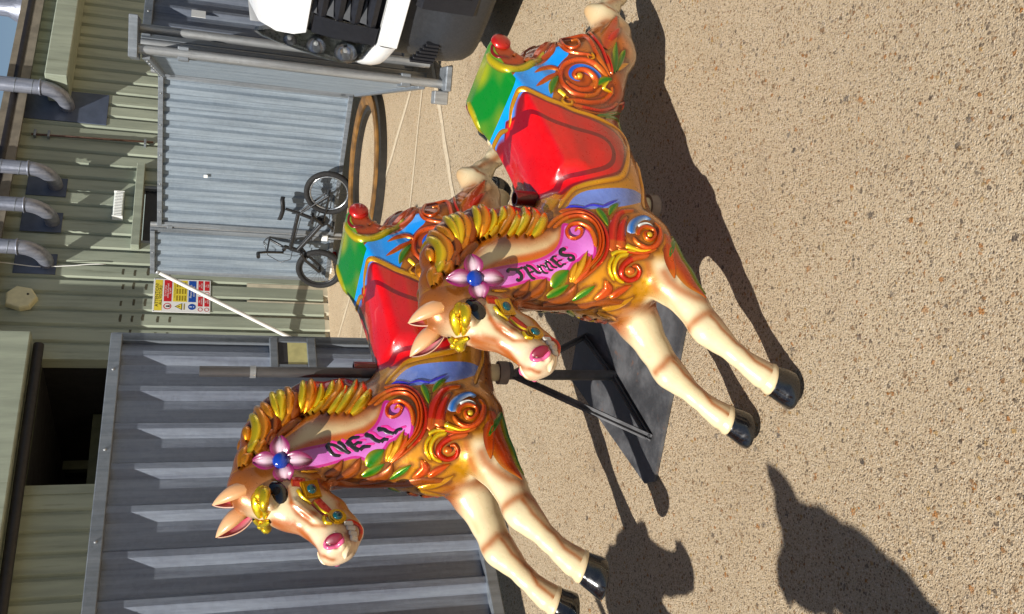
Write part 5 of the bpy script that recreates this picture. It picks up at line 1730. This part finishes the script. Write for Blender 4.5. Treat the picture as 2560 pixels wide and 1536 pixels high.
# eyes, nostrils, bridle rosettes, teeth
for side in (0, 1):
    for key, fn in (('eye', 'eye'), ('gem1', 'rosette'), ('gem2', 'rosette'), ('nostril', 'nostril')):
        p = mk[key] if not side else mirror_pt(mk[key])
        c, Mx = frame_at(p)
        n = Mx.col[2]
        if fn == 'eye':
            socket = MB().ball(c - n * .004, (.032, .046, .012), Mx @ Matrix.Rotation(R(35), 3, 'Z'), 18, 10).build('eye', M_EYE, horse, True)
            MB().ball(c + n * .002, (.015, .017, .011), Mx, 14, 8).build('eyeball', M_BLACK, socket, True)
        elif fn == 'rosette':
            big = key == 'gem1'
            w = .036 if big else .030
            pts = [(w * math.cos(a) * 1.2, w * math.sin(a) * 1.2) for a in [R(45 + 15 + 90 * i) for i in range(4)]] if big else [(w * math.cos(R(24 * i)), w * math.sin(R(24 * i))) for i in range(15)]
            b = MB().prism(pts, -.004, .007, lambda x, y, h: c + Mx @ Vector((x, y, h)))
            g2 = [(x * .8, y * .8) for x, y in pts]
            b.prism(g2, .006, .011, lambda x, y, h: c + Mx @ Vector((x, y, h)))
            ro = link('bridle_rosette', painted('bridle_rosette', b.v, b.f, S_(206, 160, 20), .7, False), None, horse)
            MB().ball(c + n * .011, (.017, .017, .009), Mx, 14, 8).build('gem', M_GEM, ro, True)
        else:
            b = MB()
            ringp = []
            for k in range(20):
                a = 2 * math.pi * k / 20
                pp = c + Mx @ (Matrix.Rotation(R(30), 3, 'Z') @ Vector((.034 * math.cos(a), .022 * math.sin(a), 0)))
                q = bvh.find_nearest(pp)
                ringp.append(q[0] + q[1] * .001)
            b.tube(ringp, .0075, 10, closed=True)
            no = b.build('nostril', M_PINK, horse, True)
            MB().ball(c + n * .0005, (.031, .019, .006), Mx @ Matrix.Rotation(R(30), 3, 'Z'), 14, 8).build('nostril_hollow', M_DKRED, no, True)
c, Mx = frame_at(mk['teeth'])
for i in range(4):
    p = c + Vector((.018, .006, -.006)) * (i - 1.5) * 1.0
    q, M2 = frame_at(p)
    MB().box((-.015, -.009, -.004), (.015, .009, .007), .004, Matrix.Translation(q) @ M2.to_4x4()).build('tooth', M_TEETH, horse)
# curled ends of the seat back
for s in (1, -1):
    rr = [(0.0, .012), (.028, .011), (.036, .006), (.040, -.002)]
    c = Vector((-.655, s * .176, 1.040))
    rings = [[c + Vector((r_ * math.cos(2 * math.pi * k / 20), s * h, r_ * math.sin(2 * math.pi * k / 20))) for k in range(20)] for r_, h in ((.040, -.006), (.038, .006), (.028, .012), (.010, .014), (.001, .0145))]
    vv = [p for r_ in rings for p in r_]
    ff = [((i * 20 + k), (i * 20 + (k + 1) % 20), ((i + 1) * 20 + (k + 1) % 20), ((i + 1) * 20 + k)) for i in range(4) for k in range(20)]
    if s > 0:
        ff = [f[::-1] for f in ff]
    link('seat_back_scroll', painted('seat_back_scroll', vv, ff, S_(186, 24, 12), .3), None, horse)
# knobs in the scroll eyes
for k, r_, col in (('knob1', .013, (226, 176, 30)), ('knob2', .014, (222, 110, 30)), ('knob3', .011, (226, 186, 40))):
    for side in (0, 1):
        p = mk[k] if not side else mirror_pt(mk[k])
        c, Mx = frame_at(p)
        b = MB().ball(c + Mx.col[2] * .006, (r_, r_, r_ * .8), Mx, 14, 9)
        link('scroll_knob', painted('scroll_knob', b.v, b.f, S_(*col), .55), None, horse)
# sleeve for the pole
def sleeve_ring(r0, r1, z0, z1, nm, mat):
    rings = []
    for r_, z in ((r0, z0), (r1, z0), (r1, z1), (r0, z1)):
        rings.append([(r_ * math.cos(2 * math.pi * k / 24), r_ * math.sin(2 * math.pi * k / 24), z) for k in range(24)])
    b = MB()
    b.loft(rings + [rings[0]], cap=False)
    return b.build(nm, mat, horse, True, 40)
sl = sleeve_ring(.0215, .029, .90, 1.075, 'pole_sleeve', M_SLEEVE)
sleeve_ring(.0215, .034, .515, .57, 'pole_bush', M_NYLON)
sleeve_ring(.0215, .046, .478, .514, 'pole_collar', M_COLLAR)

def finish_horse(h, key):
    kk = [g for g in names[key]]
    half = len(kk) // 2
    link('lettering_shade', painted('lettering_shade', *joined(kk[:half])), None, h)
    link('lettering', painted('lettering', *joined(kk[half:])), None, h)

def euler_matrix(loc, y, p, r_, k=1.0):
    return Matrix.Translation(loc) @ Matrix.Rotation(y, 4, 'Z') @ Matrix.Rotation(p, 4, 'Y') @ Matrix.Rotation(r_, 4, 'X') @ Matrix.Scale(k, 4)
nell = horse
james = copy_tree(horse)
nell.matrix_world = euler_matrix((-.2634, 3.3741, 0), R(219.67), R(-1.24), R(.5))
james.matrix_world = euler_matrix((.3646, 2.7722, -.217), R(215.3), R(3.25), R(-2.06), .8586)
finish_horse(nell, 3)
finish_horse(james, 2)
tag(nell, 'painted carousel horse lettered NELL, raised on a steel pole stand', 'carousel horse', 'carousel horses in the yard')
tag(james, 'painted carousel horse lettered JAMES, standing low with its front hooves on the concrete', 'carousel horse', 'carousel horses in the yard')

# two guessed horses, added out of view to cast the shadows entering from the left
for i, (x, y, yaw, z) in enumerate(((-1.888, 2.429, 5.25, .09), (-1.590, .287, 1.426, .39))):
    h3 = copy_tree(horse)
    for ch in list(h3.children):
        if ch.name.startswith('lettering'):
            bpy.data.objects.remove(ch, do_unlink=True)
    h3.matrix_world = euler_matrix((x, y, z), yaw, 0, 0)
    tag(h3, ('painted carousel horse added out of view to cast the shadow by the raised front hooves', 'painted carousel horse added out of view to cast the shadow in the near left corner')[i], 'carousel horse', 'carousel horses in the yard')

# ================================================================== steel stand under the raised horse
def iron_mat():
    t = NT('black_painted_iron')
    co = t.coord()
    n = t.noise(co, 7, 6, .65)
    c = t.mix(t.rng(n, .35, .7), srgb(62, 62, 64), srgb(98, 98, 100))
    c = t.mix(t.rng(t.noise(co, 17, 6, .7), .60, .72, 0, .8), c, srgb(112, 84, 70))
    c = t.mix(t.rng(t.noise(co, 42, 5, .7), .66, .74, 0, .8), c, srgb(150, 150, 150))
    t.set(Base_Color=c, Metallic=.15)
    t.l(t.rng(n, .3, .7, .42, .7), t.b.inputs['Roughness'])
    t.bump(t.noise(co, 60, 4), .3, .003)
    return t.m
M_IRON = iron_mat()
M_POLE = simple('bare_steel_pole', srgb(92, 90, 90), .4, .55, .2, 20, stretch=(1, 1, .3))
PX, PY = -.2634, 3.3741
ST_ = empty('pole_stand', (PX, PY, 0))
tag(ST_, 'dark steel pole stand with a square base plate under the raised horse', 'stand')
C1 = Vector((-.672, 3.030, 0)) - Vector((PX, PY, 0))
e1, e2 = Vector((.954, -.30, 0)), Vector((.41, .912, 0))
quad = [C1 + e1 * .05, C1 + e1 * .66, C1 + e1 * .70 + e2 * .04, C1 + e1 * .70 + e2 * .88, C1 + e2 * .88, C1 + e2 * .06]
MB().prism([(p.x, p.y) for p in quad], .003, .016, lambda x, y, h: (x, y, h)).build('base_plate', M_IRON, ST_)
MB().tube([(0, 0, .012), (0, 0, 1.05)], .0205, 16).build('lower_pole', M_IRON, ST_, True, 50)
MB().tube([(0, 0, 1.05), (0, 0, 1.43)], .0195, 16).build('upper_pole', M_POLE, ST_, True, 50)
MB().tube([(0, 0, 1.425), (0, 0, 1.445)], .0225, 16).build('pole_weld', M_TUBE, ST_, True, 50)
MB().tube([(0, 0, 1.44), (0, 0, 1.615)], .0195, 16).build('pole_top', M_POLE, ST_, True, 50)
def angle_bar(a, b_, nm, w=.032):
    a, b_ = Vector(a), Vector(b_)
    d = (b_ - a).normalized()
    s = d.cross(Vector((0, 0, 1))).normalized()
    u = s.cross(d)
    m = MB()
    for o1, o2 in ((s * w, u * .005), (s * .005, u * w)):
        q = [a - o1 * .5 - o2 * .5, a + o1 * .5 - o2 * .5, a + o1 * .5 + o2 * .5, a - o1 * .5 + o2 * .5]
        r_ = [p + (b_ - a) for p in q]
        m.loft([q, r_])
    m.build(nm, M_IRON, ST_)
for tx, ty in ((.147, .300), (-.205, -.335)):
    angle_bar((0, 0, .46), (tx, ty, .018), 'strut')
    angle_bar((0, 0, .030), (tx, ty, .030), 'foot_bar', .028)
MB().ball((.02, .0, .47), (.03, .03, .016)).build('strut_weld', M_IRON, ST_, True)

for i, (x, y) in enumerate(((-1.888, 2.429), (-1.590, .287))):  # stand copies added under the two unseen horses
    s2 = copy_tree(ST_)
    s2.location = (x, y, 0)
    tag(s2, ('dark steel pole stand out of view under the farther added horse', 'dark steel pole stand out of view under the nearer added horse')[i], 'stand', 'pole stands')
ST_['group'] = 'pole stands'

# ================================================================== small things by the gate
M_CANR = simple('red_printed_tin', srgb(186, 26, 30), .35, .3, .2, 30)
M_CARD = simple('orange_card', srgb(198, 104, 52), .75, 0, .15, 20)
CN = empty('drinks_can', (.555, 11.24, 0), R(25))
tag(CN, 'small red and white can lying behind the front wheel of the bicycle', 'can')
def canring(x, r_):
    return [(x, r_ * math.cos(2 * math.pi * k / 18), .034 + r_ * math.sin(2 * math.pi * k / 18)) for k in range(18)]
MB().loft([canring(-.06, .026), canring(-.055, .033), canring(-.02, .034)]).build('can_end', M_WHITE, CN, True, 40)
MB().loft([canring(-.02, .0338), canring(.03, .0338)]).build('can_label', M_CANR, CN, True, 40)
MB().loft([canring(.03, .034), canring(.055, .033), canring(.06, .026)]).build('can_end', M_WHITE, CN, True, 40)
BX = empty('carton', (.42, 11.62, 0), R(40))
tag(BX, 'small orange and white carton on the ground beyond the gate', 'carton')
MB().box((-.07, -.05, .002), (.07, .05, .06), .003).build('carton_base', M_WHITE, BX)
MB().box((-.072, -.052, .061), (.072, .052, .11), .003).build('carton_lid', M_CARD, BX)
